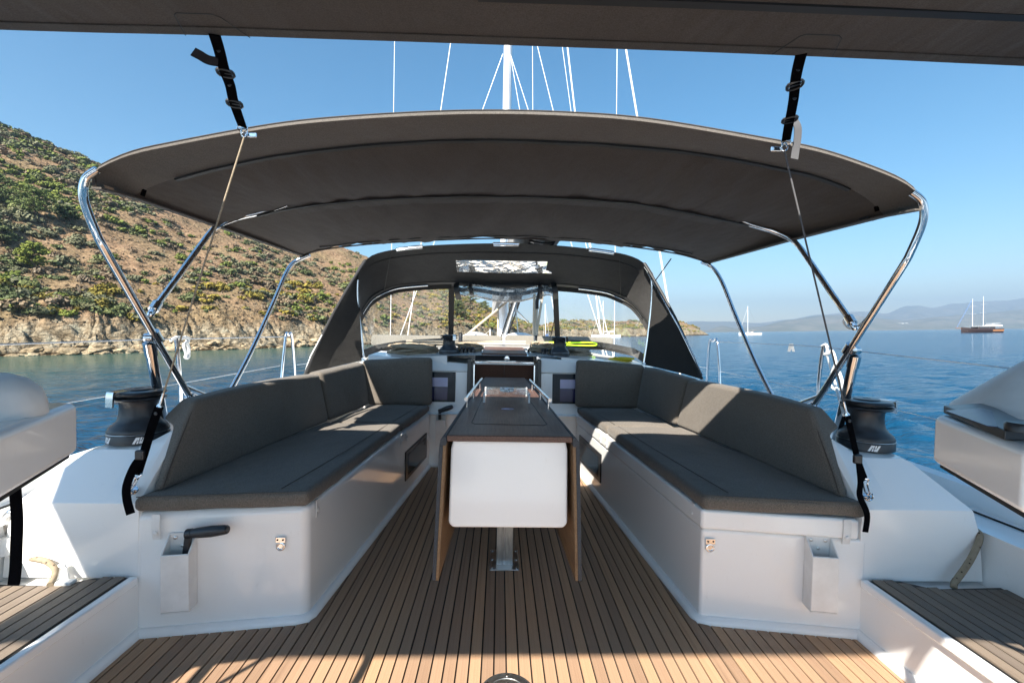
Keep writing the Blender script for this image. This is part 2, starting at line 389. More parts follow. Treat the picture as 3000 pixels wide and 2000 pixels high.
pos = coords(hl); geo = N(hl, 'ShaderNodeNewGeometry'); sx = N(hl, 'ShaderNodeSeparateXYZ'); L(hl, geo.outputs['Position'], sx.inputs[0])
n_big = noise_n(hl, pos, .05, 6, .6); n_mid = noise_n(hl, pos, .45, 6, .65); n_f = noise_n(hl, pos, 2.6, 5, .7)
soil = ramp(hl, n_mid, [(.28, (.12, .088, .055)), (.42, (.215, .132, .082)), (.56, (.28, .18, .115)), (.72, (.34, .25, .165))])
scrub = ramp(hl, n_f, [(.3, (.07, .065, .03)), (.5, (.17, .135, .075)), (.7, (.27, .21, .12))])
veg = mixc(hl, ramp(hl, n_big, [(.42, (.25,)*3), (.6, (.75,)*3)]), soil, scrub)
spk = ramp(hl, noise_n(hl, pos, 1.1, 4, .75), [(.36, (.5, .46, .42)), (.5, (1, 1, 1)), (.72, (1.35, 1.3, 1.25))])
veg = mixc(hl, 1, veg, spk, 'MULTIPLY')
rv = N(hl, 'ShaderNodeTexVoronoi', feature='DISTANCE_TO_EDGE'); rv.inputs['Scale'].default_value = .75; L(hl, coords(hl, scale=(1, 1, 2.4), rot=(.3, .2, 0)), rv.inputs['Vector'])
rock = ramp(hl, noise_n(hl, pos, .5, 7, .7), [(.30, (.065, .05, .032)), (.42, (.18, .14, .09)), (.56, (.29, .245, .175)), (.72, (.25, .265, .21))])
rock = mixc(hl, 1, rock, ramp(hl, rv.outputs['Distance'], [(.0, (.35, .33, .3)), (.05, (.9, .9, .9)), (.3, (1.1, 1.1, 1.1))]), 'MULTIPLY')
zz = mth(hl, 'ADD', sx.outputs[2], mth(hl, 'MULTIPLY', mth(hl, 'SUBTRACT', n_mid, .5), 9.0))
zz = mth(hl, 'ADD', zz, mth(hl, 'MULTIPLY', mth(hl, 'SUBTRACT', n_big, .5), 7.0))
fac = ramp(hl, mth(hl, 'DIVIDE', zz, 10.0), [(.36, (0, 0, 0)), (.60, (1, 1, 1))])
c = mixc(hl, fac, rock, veg)
wet = ramp(hl, mth(hl, 'ADD', sx.outputs[2], mth(hl, 'MULTIPLY', n_f, .5)), [(.5, (.16, .12, .08)), (.9, (1, 1, 1))])
setcol(hl, mixc(hl, 1, c, wet, 'MULTIPLY'))
bh = mth(hl, 'ADD', mth(hl, 'MULTIPLY', n_f, .35), mth(hl, 'ADD', n_mid, mth(hl, 'MULTIPLY', rv.outputs['Distance'], .5)))
bump(hl, bh, 1.0, .9)
single('hill', mb, 'hillside', loc=(0, 0, 0), kind='structure', boat=False, smooth_ang=60)
def at_px(px, py):
    best = None
    for i in range(0, 201):
        q = i/200; xp = px; p = ground(xp, q); u, w_ = wproj(p); e = abs(w_-py)
        if best is None or e < best[0]: best = (e, p)
    return best[1]

# --- far mountains across the gulf
mt = mat('far_slope', (.10, .11, .07), 1, spec=0); v = coords(mt)
setcol(mt, ramp(mt, noise_n(mt, v, .004, 8, .65), [(.3, (.055, .07, .04)), (.55, (.13, .12, .085)), (.75, (.22, .19, .15))])); bump(mt, noise_n(mt, v, .006, 7, .65), 1, 60)
def mountain(name, prof, y0, y1, px0, px1, shore=10, seed=0, step=7):
    def rp(x):
        if x <= prof[0][0]: return prof[0][1]
        for a, b_ in zip(prof, prof[1:]):
            if x <= b_[0]:
                t = (x-a[0])/(b_[0]-a[0]); t = t*t*(3-2*t)*.5+t*.5; return a[1]+(b_[1]-a[1])*t
        return prof[-1][1]
    rows = []
    for i in range(30):
        t = i/23; row = []
        for k in range(int((px1-px0)/step)+1):
            x = px0+k*step; y = y0+(y1-y0)*t; zr = (hsea(x)-rp(x))/F*y1
            n_ = fbm(x*.018+seed, t*3.1+seed, 5)
            z = (zr*(min(t, 1)**.8) if t <= 1 else zr*(1-.5*(t-1)))+n_*zr*.16*min(1, t*2)*(1-.75*min(1, max(0, t-.6)/.4))
            if t < .04: z = -1+shore*t*12
            row.append(Vector(((x-1500)/F*y, y, z)))
        rows.append(row)
    mb = MB(); mb.loft(rows); return single(name, mb, 'far_slope', loc=(0, 0, 0), kind='structure', boat=False, smooth_ang=60)
mountain('far_hills', [(1650, 968), (2036, 965), (2071, 966), (2116, 953), (2160, 961), (2223, 956), (2312, 936), (2402, 924), (2480, 921), (2560, 930), (2650, 938), (2760, 926), (2900, 915), (3000, 905), (3400, 880), (4200, 860)], 3600, 4700, 1650, 4200, seed=2)
mountain('far_mountains', [(1900, 962), (2036, 940), (2120, 941), (2223, 946), (2312, 935), (2402, 921), (2518, 912), (2600, 917), (2656, 897), (2690, 895), (2732, 901), (2795, 889), (2893, 881), (2950, 880), (3000, 871), (3300, 862), (4300, 870)], 5600, 7600, 1900, 4300, seed=9)
# a few white villages on the far slope
wm = mat('village_wall', (.85, .84, .80), .8)
for k, (px, py) in enumerate([(2634, 947), (2644, 948), (2656, 948), (2712, 948), (2722, 949), (2732, 949), (2640, 950)]):
    p = wy(px, py, 4250); mb = MB(); mb.box((p.x, p.y, p.z), (14+6*(k % 3), 10, 7+2*(k % 2)))
    mb.prism([(p.x-8, p.y-6), (p.x+8, p.y-6), (p.x+8, p.y+6), (p.x-8, p.y+6)], p.z+4, lambda x, y: p.z+5.5)
    single('village_house', mb, 'village_wall', 'tiny white house in a distant village on the far hazy slope', 'house', group='village houses on the far slope', boat=False)

# --- vegetation
def leafmat(name, c1, c2, c3):
    m = mat(name, c1, .7, spec=.2); oi = N(m, 'ShaderNodeObjectInfo'); v = coords(m, 'Object')
    base = ramp(m, noise_n(m, v, 2.2, 4, .7), [(.3, c1), (.52, c2), (.72, c3)])
    t = ramp(m, oi.outputs['Random'], [(0, (.72, .75, .7)), (.5, (1, 1, 1)), (1, (1.25, 1.18, 1.0))])
    setcol(m, mixc(m, 1, base, t, 'MULTIPLY')); P(m).inputs['Subsurface Weight'].default_value = 0
    return m
leafmat('leaf_green', (.06, .075, .03), (.10, .12, .05), (.15, .17, .075))
leafmat('leaf_olive', (.085, .09, .052), (.14, .142, .082), (.20, .195, .12))
leafmat('leaf_yellow', (.10, .09, .018), (.19, .155, .03), (.27, .21, .05))
leafmat('leaf_bright', (.08, .105, .02), (.14, .17, .034), (.20, .23, .06))
leafmat('leaf_dry', (.10, .075, .05), (.17, .13, .09), (.24, .19, .14))
leafmat('needle', (.045, .07, .022), (.08, .11, .036), (.13, .165, .058))
mb_ = mat('bark', (.09, .065, .045), .9, spec=.1)
def clump(mb, c, r, n, size, rng, flat=.8):
    for i in range(n):
        d = Vector((rng.gauss(0, 1), rng.gauss(0, 1), rng.gauss(0, 1))).normalized()
        rad = r*(.55+.45*rng.random()**.5); p = c+Vector((d.x*rad, d.y*rad, d.z*rad*flat))
        nrm = (d+Vector((rng.uniform(-.7, .7), rng.uniform(-.7, .7), rng.uniform(-.3, .9)))).normalized()
        a = nrm.orthogonal().normalized(); a.rotate(Matrix.Rotation(rng.uniform(0, 6.28), 3, nrm)); b_ = nrm.cross(a)
        s_ = size*rng.uniform(.6, 1.35)
        mb.add([p-a*s_*.5, p+b_*s_*.42, p+a*s_*.6, p-b_*s_*.4], [(0, 1, 2, 3)])
def shrub_mb(seed, lumps=9, per=42, size=.2):
    rng = random.Random(seed); mb = MB()
    for i in range(lumps):
        a = rng.uniform(0, 6.28); d = rng.uniform(0, .62); c = Vector((math.cos(a)*d, math.sin(a)*d, rng.uniform(.25, .62)*(1.1-d*.6)))
        clump(mb, c, rng.uniform(.24, .42), per, size, rng)
    return mb
SH = []
for k in range(4):
    mb = shrub_mb(40+k); me = {}
    for nm in ('leaf_green', 'leaf_olive', 'leaf_yellow', 'leaf_bright', 'leaf_dry'):
        me[nm] = mesh_of('shrub_crown', mb, nm, smooth_ang=0)
    SH.append(me)
tw = MB()
for a in range(5):
    d = Vector((math.cos(a*1.3)*.25, math.sin(a*1.3)*.25, .5)); tw.tube([(0, 0, -.25), d*.5, d], [.05, .02], 5)
TW = mesh_of('shrub_stem', tw, 'bark')
KIND = {'leaf_green': ('dark green rounded shrub growing on the dry hillside', 'green shrubs on the hillside'), 'leaf_olive': ('grey-olive shrub growing on the dry hillside', 'olive shrubs on the hillside'),
        'leaf_yellow': ('yellowish broom shrub growing on the dry slope above the rocks', 'yellow shrubs on the hillside'), 'leaf_bright': ('bright lime-green shrub growing on the hillside', 'bright green shrubs on the hillside'),
        'leaf_dry': ('dry brown leafless shrub on the hillside', 'dry shrubs on the hillside')}
def zone(u, w_):
    if u > 1640: return 'on the headland beyond the right windscreen pane'
    if u > 1335: return 'on the slope seen through the middle windscreen opening'
    if u > 1100: return 'on the slope seen through the left windscreen pane'
    if u > 1000: return 'on the slope between bimini and sprayhood'
    h_ = 'just above the shore rocks' if w_ > 870 else 'low on the slope' if w_ > 780 else 'halfway up the slope' if w_ > 660 else 'high on the slope'
    return h_+(' at the left picture edge' if u < 130 else ' left of the rear bimini bow' if u < 300 else ' behind the rear bimini bow' if u < 460 else ' behind the tie-down wire' if u < 640 else ' left of the front bimini bow' if u < 800 else ' right of the front bimini bow')
def put_shrub(p, sc, kind, rng, vs=0):
    o = bpy.data.objects.new('shrub', None); link(o); o.location = p-Vector((0, 0, .12*sc)); o.rotation_euler = (0, 0, rng.uniform(0, 6.28)); o.scale = (sc, sc, sc*rng.uniform(.75, 1.05)); ORG[o] = p
    u, w_ = wproj(p); tag(o, KIND[kind][0].replace('growing on the dry hillside', '').replace('growing on the hillside', '').replace('growing on the dry slope above the rocks', '').replace('on the hillside', '').strip()+' '+zone(u, w_), 'shrub', KIND[kind][1])
    link(bpy.data.objects.new('crown', SH[vs % 4][kind]), o); link(bpy.data.objects.new('stem', TW), o)
rng = random.Random(5)
def kind_at(p, py, rng):
    q = fbm(p.x*.03+2, p.y*.03, 2)+rng.gauss(0, .35)
    if py > 830 and rng.random() < .35: return 'leaf_yellow'
    if rng.random() < .22: return 'leaf_dry'
    return 'leaf_bright' if q > .38 else 'leaf_green' if q > .1 else 'leaf_olive'
cand = []
for i in range(7500):
    xp = rng.uniform(-320, 1600) if i % 4 else rng.uniform(1290, 2050)
    vv = .07+.95*rng.random()**1.25; p = ground(xp, vv); u, w_ = wproj(p)
    if not (-160 < u < 2075 and w_ > 250): continue
    dens = .40+fbm(p.x*.03, p.y*.03, 3)*1.1+(.42 if xp < 330 else .16 if xp < 480 else 0)+(.34 if xp > 1180 else 0)
    if vv < .17: dens -= .25
    if rng.random() > dens: continue
    hid = (330 < u < 1020 and w_ < 560+ (u-330)*.32) or (u > 285 and w_ < 560) or (1065 < u < 1095) or (u > 1110 and w_ < 835) or (u > 1900 and u < 1960)
    sc = rng.uniform(.8, 1.9)*(1+.6*(rng.random()**5))*(1.15 if xp < 350 else 1)
    cand.append((sc/p.y*(0 if hid else 1), p, sc, kind_at(p, w_, rng), w_))
cand.sort(key=lambda c_: -c_[0])
for i, c_ in enumerate(cand[:300]): put_shrub(c_[1], c_[2], c_[3], rng, i)
lo = {k: MB() for k in KIND}
base = [shrub_mb(90+k, 6, 20, .27) for k in range(3)]
for i, c_ in enumerate(cand[300:3300]):
    b_ = base[i % 3]; a = rng.uniform(0, 6.28); ca, sa = math.cos(a), math.sin(a); s_ = c_[2]*(1.7 if i % 5 == 0 else .8 if i % 5 == 1 else 1); p = c_[1]; fz = .62 if i % 5 == 0 else .9
    lo[c_[3]].add([Vector((p.x+s_*(q.x*ca-q.y*sa), p.y+s_*(q.x*sa+q.y*ca), p.z+s_*(q.z*fz-.12))) for q in b_.v], b_.f)
STUFF = {'leaf_green': 'distant dark green scrub', 'leaf_olive': 'distant olive scrub', 'leaf_yellow': 'distant yellow broom scrub', 'leaf_bright': 'distant bright green scrub', 'leaf_dry': 'distant dry brown scrub'}
for k, q in lo.items():
    if q.v: single('scrub', q, k, STUFF[k]+' covering the hillside beyond the single shrubs', 'scrub', loc=(0, 0, 0), kind='stuff', boat=False, smooth_ang=0)
# low dry tufts
tf = MB()
for i in range(9000):
    xp = rng.uniform(-200, 1750); vv = .06+.94*rng.random()**1.5; p = ground(xp, vv)
    s_ = rng.uniform(.15, .38)
    for k in range(3):
        a = rng.uniform(0, 6.28); d = Vector((math.cos(a), math.sin(a), 0)); e = Vector((-d.y, d.x, 0))*s_*.5
        tf.add([p-e+d*s_*.2, p+e+d*s_*.2, p+e*.8-d*s_*.3+Vector((0, 0, s_*.8)), p-e*.8-d*s_*.3+Vector((0, 0, s_*.8))], [(0, 1, 2, 3)])
single('dry_grass', tf, 'leaf_dry', 'low dry brown tufts and thorny cushions covering the whole hillside', 'grass', loc=(0, 0, 0), kind='stuff', boat=False, smooth_ang=0)
# pines
def pine(px, py, hgt, label, lm='needle', seed=0, wide=.42, group=None):
    p = at_px(px, py); rng = random.Random(seed)
    o = thing('pine_tree', label, 'tree', p-Vector((0, 0, .3)), group, boat=False)
    tr = MB(); top = p+Vector((rng.uniform(-.4, .4), rng.uniform(-.3, .3), hgt)); tr.tube([p-Vector((0, 0, .4)), p.lerp(top, .4)+Vector((.2, 0, 0)), top], [hgt*.035, .04], 7, 4)
    cr = MB(); n = 46
    for i in range(n):
        t = .22+.78*i/n; a = rng.uniform(0, 6.28); ln = hgt*wide*(1-((t-.45)/.62)**2)*rng.uniform(.55, 1.1)*.9 if t > .3 else hgt*wide*rng.uniform(.5, .95)
        q = p.lerp(top, t); e = q+Vector((math.cos(a)*ln, math.sin(a)*ln, ln*.15))
        tr.tube([q, e], [.045, .015], 4)
        for k in range(3):
            f_ = .4+.3*k; c_ = q.lerp(e, f_)+Vector((rng.uniform(-.2, .2), rng.uniform(-.2, .2), rng.uniform(0, .3)))
            clump(cr, c_, hgt*.085*rng.uniform(.7, 1.3), 34, .26, rng, .55)
    part('trunk', tr, 'bark', o); part('crown', cr, lm, o, smooth_ang=0)
pine(105, 640, 6.2, 'large dark pine tree high on the left slope behind the rail', 'needle', 1, .62)
pine(5, 600, 6.0, 'dark pine cut off by the left picture edge', 'needle', 2, .6)
pine(100, 795, 4.6, 'yellow-green young pine standing alone low on the left slope', 'leaf_bright', 3, .5)
pine(215, 660, 3.6, 'small dark pine right of the large dark pine', 'needle', 4, .6)
pine(-60, 690, 5.5, 'dark pine just outside the left picture edge', 'needle', 5, .6)
pine(20, 720, 3.2, 'bushy green pine below the large dark pine', 'leaf_green', 6, .7)
pine(1378, 895, 8.5, 'green pine on the ridge seen through the middle windscreen opening', 'leaf_green', 7, .5)
pine(1345, 930, 6, 'dense pine left of the ridge pine behind the windscreen post', 'leaf_green', 8, .6)
pine(1420, 912, 4.5, 'small ridge pine left of the mast', 'leaf_green', 9, .6)
# boulders along the waterline
rm = mat('shore_rock', (.3, .25, .17), .95, spec=.1); v = coords(rm); oi = N(rm, 'ShaderNodeObjectInfo')
setcol(rm, mixc(rm, 1, ramp(rm, noise_n(rm, v, 2.5, 6, .7), [(.3, (.13, .10, .065)), (.5, (.30, .25, .17)), (.7, (.42, .37, .27))]), ramp(rm, oi.outputs['Random'], [(0, (.6, .55, .5)), (1, (1.15, 1.1, 1.05))]), 'MULTIPLY')); bump(rm, noise_n(rm, v, 4, 6, .7), .8, .2)
RK = []
for k in range(5):
    bm = bmesh.new(); bmesh.ops.create_icosphere(bm, subdivisions=3, radius=1)
    for q in bm.verts:
        d = noise.noise(q.co*1.1+Vector((k*9, 0, 0)))*.45+abs(noise.noise(q.co*2.7+Vector((0, k*5, 0))))*.3
        q.co = q.co*(1+d); q.co = Vector((round(q.co.x*3.2)/3.2*.5+q.co.x*.5, round(q.co.y*3.2)/3.2*.5+q.co.y*.5, round(q.co.z*4)/4*.6+q.co.z*.4)); q.co.z *= .55
    me = bpy.data.meshes.new('boulder'); bm.to_mesh(me); bm.free(); me.materials.append(rm); RK.append(me)
for i in range(150):
    xp = rng.uniform(-40, 1010) if i < 120 else rng.uniform(1250, 2050)
    p = ground(xp, rng.uniform(.001, .03)); s_ = rng.uniform(.25, .8)*(1+rng.random()**4)*(1 if xp < 1010 else 1.6); p.z = min(p.z, 2.2)*.75
    o = bpy.data.objects.new('boulder', RK[i % 5]); link(o); o.location = p; o.scale = (s_*rng.uniform(.9, 1.8), s_, s_*rng.uniform(.6, 1.1)); o.rotation_euler = (rng.uniform(-.2, .2), rng.uniform(-.25, .25), rng.uniform(0, 6.28))
    u, w_ = wproj(p); tag(o, 'weathered brown boulder at the waterline '+('left of the bimini legs' if u < 330 else 'behind the left bimini strut' if u < 480 else 'behind the left stanchion and hanging white rope' if u < 600 else 'behind the front bimini bow' if u < 800 else 'behind the left gate stanchion' if u < 1010 else 'seen through the windscreen'), 'rock', 'boulders along the shore')
# thin clouds low over the mountains would sit in the sky itself
# --- air
hz = bpy.data.materials.new('haze_air'); hz.use_nodes = True; MATS['haze_air'] = hz; hz.node_tree.nodes.clear()
o_ = N(hz, 'ShaderNodeOutputMaterial'); pv = N(hz, 'ShaderNodeVolumePrincipled'); pv.inputs['Color'].default_value = (.58, .77, 1, 1); pv.inputs['Density'].default_value = 2.0e-4; pv.inputs['Anisotropy'].default_value = .30
L(hz, pv.outputs[0], o_.inputs['Volume'])
mb = MB(); mb.box((0, 0, 308), (18400, 18400, 620))
HZ = single('haze', mb, 'haze_air', 'pale blue haze over the gulf', 'haze', kind='stuff', boat=False, smooth_ang=0)
# ================================================================== the yacht: moulding, sole, coamings, coachroof
Y = thing('sailing_yacht', 'white fibreglass cockpit, decks and coachroof of the sailing yacht in the foreground', 'yacht', (0, 1.5, 0))
def bench_y(ax):                                        # where the sole meets the bench, by |x|
    if ax < .585: return 3.53
    if ax < .737: return 1.677+(.737-ax)/.161*1.868-.03
    return 1.677-(ax-.737)/.525*.08-.012
# --- cockpit sole: black caulking bed with teak planks on it
PITCH = .0403
sole = MB(); sole.prism([(-1.285, .25), (1.285, .25), (1.285, 1.62), (.74, 1.70), (.585, 3.56), (-.585, 3.56), (-.74, 1.70), (-1.285, 1.62)], -.03, -.006)
SOLE = part('cockpit_sole', sole, 'caulk', Y, smooth_ang=0)
unit = mesh_of('plank', MB().box((0, 0, 0), (1, 1, 1)), 'teak', smooth_ang=0); unit_g = mesh_of('plank', MB().box((0, 0, 0), (1, 1, 1)), 'teak_grey', smooth_ang=0)
def plank(parent, x, y0, y1, z, wdt=PITCH-.0052, me=unit, t=.012):
    o = bpy.data.objects.new('plank', me); link(o, parent); o.location = Vector((x, (y0+y1)/2, z-t/2))-ORG[Y]; o.scale = (wdt, y1-y0, t); return o
for k in range(-32, 32):
    x = (k+.5)*PITCH
    if abs(x) > 1.272: continue
    plank(SOLE, x, .25, max(bench_y(abs(x)-PITCH/2), bench_y(abs(x)+PITCH/2)), 0)
cove = MB()
for s in (-1, 1):
    cove.tube([(s*x, y, .002) for x, y in ((.578, 3.54), (.65, 2.7), (.728, 1.74), (.731, 1.70), (.742, 1.679), (.77, 1.668), (1.0, 1.633), (1.28, 1.592))], .022, 10)
    cove.tube([(s*1.287, .25, .002), (s*1.287, 1.6, .002)], .022, 10)
cove.tube([(-.58, 3.552, .004), (.58, 3.552, .004)], .014, 8)
part('cove_moulding', cove, 'gelcoat', Y)
# deck inspection plate
dp = part('deck_plate', MB().lathe([(.083, .0), (.083, .006), (.079, .009), (.056, .010), (.054, .006), (.0535, .009), (.02, .0105), (.0, .0105)], (0, 1.327, 0), 40), 'alloy', Y)
for k in range(6):
    a = k*math.pi/3+.5; part('screw', MB().lathe([(.005, 0), (.005, .0015), (.002, .002), (0, .002)], (.067*math.cos(a), 1.327+.067*math.sin(a), .0098), 10), 'chrome', dp)
# --- side benches
def end_pt(s, u, z, off=0):                             # on the aft end of a bench, u 0 = inboard corner, 1 = outboard
    x = .737+u*.525; y = 1.677-u*.08; return Vector((s*x, y-off, z))
for s in (-1, 1):
    fp = [(s*.737, 1.677), (s*.576, 3.56), (s*1.36, 3.56), (s*1.305, 1.5935)]
    if s < 0:
        bb = part('bench_base', MB().prism(fp, -.02, .430), 'gelcoat', Y, .03, 5)
    else:
        bb = part('bench_base', MB().prism(fp, -.02, .352), 'gelcoat', Y, .012, 4)
        part('bench_lid', MB().prism([(s*.729, 1.667), (s*.570, 3.56), (s*1.30, 3.56), (s*1.27, 1.584)], .356, .430), 'gelcoat', bb, .012, 4)
    # smoked portlight in the bench front
    def face(yy, z, off): t = (yy-1.677)/1.868; return Vector((s*(.737-.161*t-off), yy, z))
    def frame(y0, y1, z0, z1, o0, o1): return MB().hexa([face(y0, z0, o0), face(y1, z0, o0), face(y1, z0, o1), face(y0, z0, o1), face(y0, z1, o0), face(y1, z1, o0), face(y1, z1, o1), face(y0, z1, o1)])
    fr = part('portlight_frame', frame(2.90, 3.44, .102, .290, -.01, .007), 'smoked_frame', bb, .003, 2)
    part('pane', frame(2.95, 3.40, .13, .262, -.01, .009), 'dark_glass', bb)
    # hasp on the aft end
    u = .17 if s < 0 else .055
    c = end_pt(s, u, .298); lt = MB(); lt.box(c+Vector((0, -.004, .012)), (.036, .008, .022)); lt.lathe([(.017, 0), (.017, .006), (.011, .008), (.010, .004), (0, .004)], c+Vector((0, -.001, -.012)), 20, (0, -1, 0))
    la = part('hasp', lt, 'chrome', bb, .002, 2)
    for dx in (-.010, .010): part('screw', MB().lathe([(.0035, 0), (.0035, .001), (0, .0015)], c+Vector((dx, -.0082, .013)), 8, (0, -1, 0)), 'black_plastic', la)
    # cushion tabs
    for tu in ((.92,) if s < 0 else (.93,)):
        c = end_pt(s, tu, .40); tb = part('cushion_tab', MB().strap([c+Vector((0, -.014, .03)), c+Vector((0, -.016, -.02)), c+Vector((0, -.010, -.06))], (1, 0, 0), .028, .003), 'white_plastic', bb)
        part('snap', MB().lathe([(.008, 0), (.008, .003), (.004, .005), (0, .005)], c+Vector((0, -.017, -.035)), 12, (0, -1, 0)), 'white_plastic', tb)
    for yy in (1.74, 2.80, 2.92):
        c = face(yy, .40, .006); tb = part('cushion_tab', MB().strap([c+Vector((0, 0, .03)), c, c+Vector((0, 0, -.035))], (0, 1, 0), .028, .003), 'white_plastic', bb)
        part('snap', MB().lathe([(.007, 0), (.007, .003), (0, .005)], c+Vector((-s*.002, 0, -.012)), 12, (-s, 0, 0)), 'white_plastic', tb)
    # --- coaming beside and behind the backrest
    rows = []
    def crow(y, zt, xo, zo, xin=1.285, zin=None, zb=.2):
        zin = zin or zt; return [Vector((s*xin, y, zb)), Vector((s*xin, y, zin-.02)), Vector((s*(xin+.02), y, zin)), Vector((s*(xin+.08), y, zt+(zin-zt)*.4)), Vector((s*(xin+.12), y, zt)), Vector((s*(xo-.14), y, zt-.002)), Vector((s*(xo-.115), y, zt-.012)), Vector((s*xo, y, zo)), Vector((s*(xo+.03), y, zo-.09)), Vector((s*(xo+.05), y, zb))]
    def crow2(y0, dy, zt, xo, zo, zin): return [p+Vector((0, dy*max(0, min(1, (p.z-.463)/.16)), 0)) for p in crow(y0, zt, xo, zo, zin=zin)]
    low = [Vector((p.x, 1.597, min(p.z, .463))) for p in crow(1.6, .62, 1.70, .463)]
    rows = [low, crow2(1.600, .155, .612, 1.70, .462, .64), crow2(1.63, .155, .620, 1.70, .468, .675), crow(1.86, .620, 1.70, .47, zin=.69), crow(2.4, .640, 1.70, .47, zin=.69), crow(3.0, .66, 1.66, .47, xin=1.24, zin=.70), crow(3.62, .70, 1.60, .50, xin=1.2, zin=.74)]
    cm = MB(); cm.loft(rows, True, True)
    if s > 0: cm.f = [f[::-1] for f in cm.f]
    part('coaming', cm, 'gelcoat', Y, .012, 3, 35)
    # --- helm step, teak topped
    st = part('helm_step', MB().prism([(s*1.292, .25), (s*1.76, .25), (s*1.76, 1.66), (s*1.292, 1.66)], 0, .186), 'gelcoat', Y, .008, 3)
    lip = part('step_lip', MB().prism([(s*1.278, .25), (s*1.308, .25), (s*1.308, 1.586), (s*1.278, 1.586)], .184, .214), 'gelcoat', st, .007, 3)
    part('caulking', MB().prism([(s*1.309, .25), (s*1.752, .25), (s*1.752, 1.54), (s*1.50, 1.53), (s*1.42, 1.578), (s*1.309, 1.580)], .186, .2105), 'caulk', st, smooth_ang=0)
    for k in range(11):
        x = 1.335+k*PITCH; ye = 1.58 if x < 1.41 else 1.56 if x < 1.45 else 1.535 if x < 1.5 else 1.522
        plank(st, s*x, .25, ye, .2145, me=unit_g)
    # --- side deck, bulwark and topsides
    NB = [(-1.2, 1.72), (.6, 1.92), (2, 2.0), (3.5, 2.05), (5, 2.02), (7, 1.85), (9, 1.35), (10.6, .75), (11.8, .06)]
    dk = MB(); dk.loft([[Vector((s*min(1.74, xb-.02), y, .385)), Vector((s*(xb-.06), y, .392)), Vector((s*(xb-.055), y, .398))] for y, xb in NB]); part('side_deck', dk, 'gelcoat', Y)
    iw = MB(); iw.prism([(s*1.755, -1.2), (s*1.79, -1.2), (s*1.79, 1.66), (s*1.755, 1.66)], 0, .385); part('side_locker', iw, 'gelcoat', Y, .01, 3)
    bw = MB(); bw.loft([[Vector((s*(xb-.06), y, .385)), Vector((s*(xb-.05), y, .468)), Vector((s*(xb-.01), y, .478)), Vector((s*(xb+.012), y, .465)), Vector((s*(xb+.02), y, .40)), Vector((s*(xb-.03), y, -.3)), Vector((s*(xb*.9-.05), y, -1.15))] for y, xb in NB]); part('topsides', bw, 'gelcoat', Y, smooth_ang=35)
    gv = MB()
    for dx in (.10, .17): gv.prism([(s*(1.78+dx), .3), (s*(1.783+dx), .3), (s*(1.785+dx), 3.4), (s*(1.782+dx), 3.4)], .388, .3975)
    part('deck_groove', gv, 'caulk', Y, smooth_ang=0)
for s in (-1, 1):  # white seats added out of view to bounce sunlight into the shaded cockpit
    hs_ = part('added_bounce_seat', MB().hexa([(min(s*.42, s*1.75), -1.15, -.01), (max(s*.42, s*1.75), -1.15, -.01), (max(s*.42, s*1.75), -.62, -.01), (min(s*.42, s*1.75), -.62, -.01), (min(s*.42, s*1.75), -1.15, .46), (max(s*.42, s*1.75), -1.15, .46), (max(s*.42, s*1.75), -.60, .46), (min(s*.42, s*1.75), -.60, .46)]), 'gelcoat', Y, .03, 4)
# hidden aft sole sides so that the cockpit well is closed
part('cockpit_well', MB().prism([(-1.9, -1.2), (1.9, -1.2), (1.9, .26), (-1.9, .26)], -.06, -.01), 'gelcoat', Y)
# --- cabin bulkhead with companionway
for s in (-1, 1):
    bk = part('bulkhead', MB().hexa([(s*.290, 3.555, 0), (s*1.36, 3.555, 0), (s*1.36, 3.75, 0), (s*.290, 3.75, 0), (s*.290, 3.60, .742), (s*1.30, 3.60, .742), (s*1.30, 3.75, .742), (s*.290, 3.75, .742)][:: 1]) if s > 0 else
              MB().hexa([(-1.36, 3.555, 0), (-.290, 3.555, 0), (-.290, 3.75, 0), (-1.36, 3.75, 0), (-1.30, 3.60, .742), (-.290, 3.60, .742), (-.290, 3.75, .742), (-1.30, 3.75, .742)]), 'gelcoat', Y, .008, 3)
    x0, x1 = (.286, 1.08) if s > 0 else (-1.08, -.286)
    part('bulkhead_cap', MB().hexa([(x0, 3.595, .744), (x1, 3.595, .744), (x1, 4.0, .744), (x0, 4.0, .744), (x0, 3.615, .862), (x1, 3.66, .80), (x1, 4.0, .82), (x0, 4.0, .875)]), 'gelcoat', Y, .012, 4)
    def bf(x, z, off): return Vector((s*x, 3.555+.045*z/.742-off, z))
    def slab(xa, xb, za, zb, o0, o1):
        a, b_ = (xa, xb) if s > 0 else (xb, xa)
        return MB().hexa([bf(a, za, o1), bf(b_, za, o1), bf(b_, za, o0), bf(a, za, o0), bf(a, zb, o1), bf(b_, zb, o1), bf(b_, zb, o0), bf(a, zb, o0)])
    wn = part('cabin_window', slab(.384, .80, .503, .738, -.01, .005), 'dark_glass', bk, .003, 2)
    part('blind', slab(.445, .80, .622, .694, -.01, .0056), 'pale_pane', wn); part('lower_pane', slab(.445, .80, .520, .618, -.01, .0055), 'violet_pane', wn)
    cw = part('companionway_frame', slab(.262, .292, .02, .845, -.10, .012), 'smoked_frame', Y, .003, 2)
    part('rail', slab(.236, .244, .06, .80, -.06, -.01), 'chrome', cw)
    part('inner_jamb', slab(.244, .262, .02, .82, -.14, -.004), 'black_plastic', cw)
part('companionway_doors', MB().box((-.1207, 3.70, .40), (.241, .02, .80)), 'cabin_wood', Y, .003, 2); part('companionway_doors', MB().box((.1207, 3.70, .40), (.241, .02, .80)), 'cabin_wood', Y, .003, 2)
part('door_sill', MB().box((0, 3.63, .03), (.58, .16, .06)), 'gelcoat', Y, .006, 3)
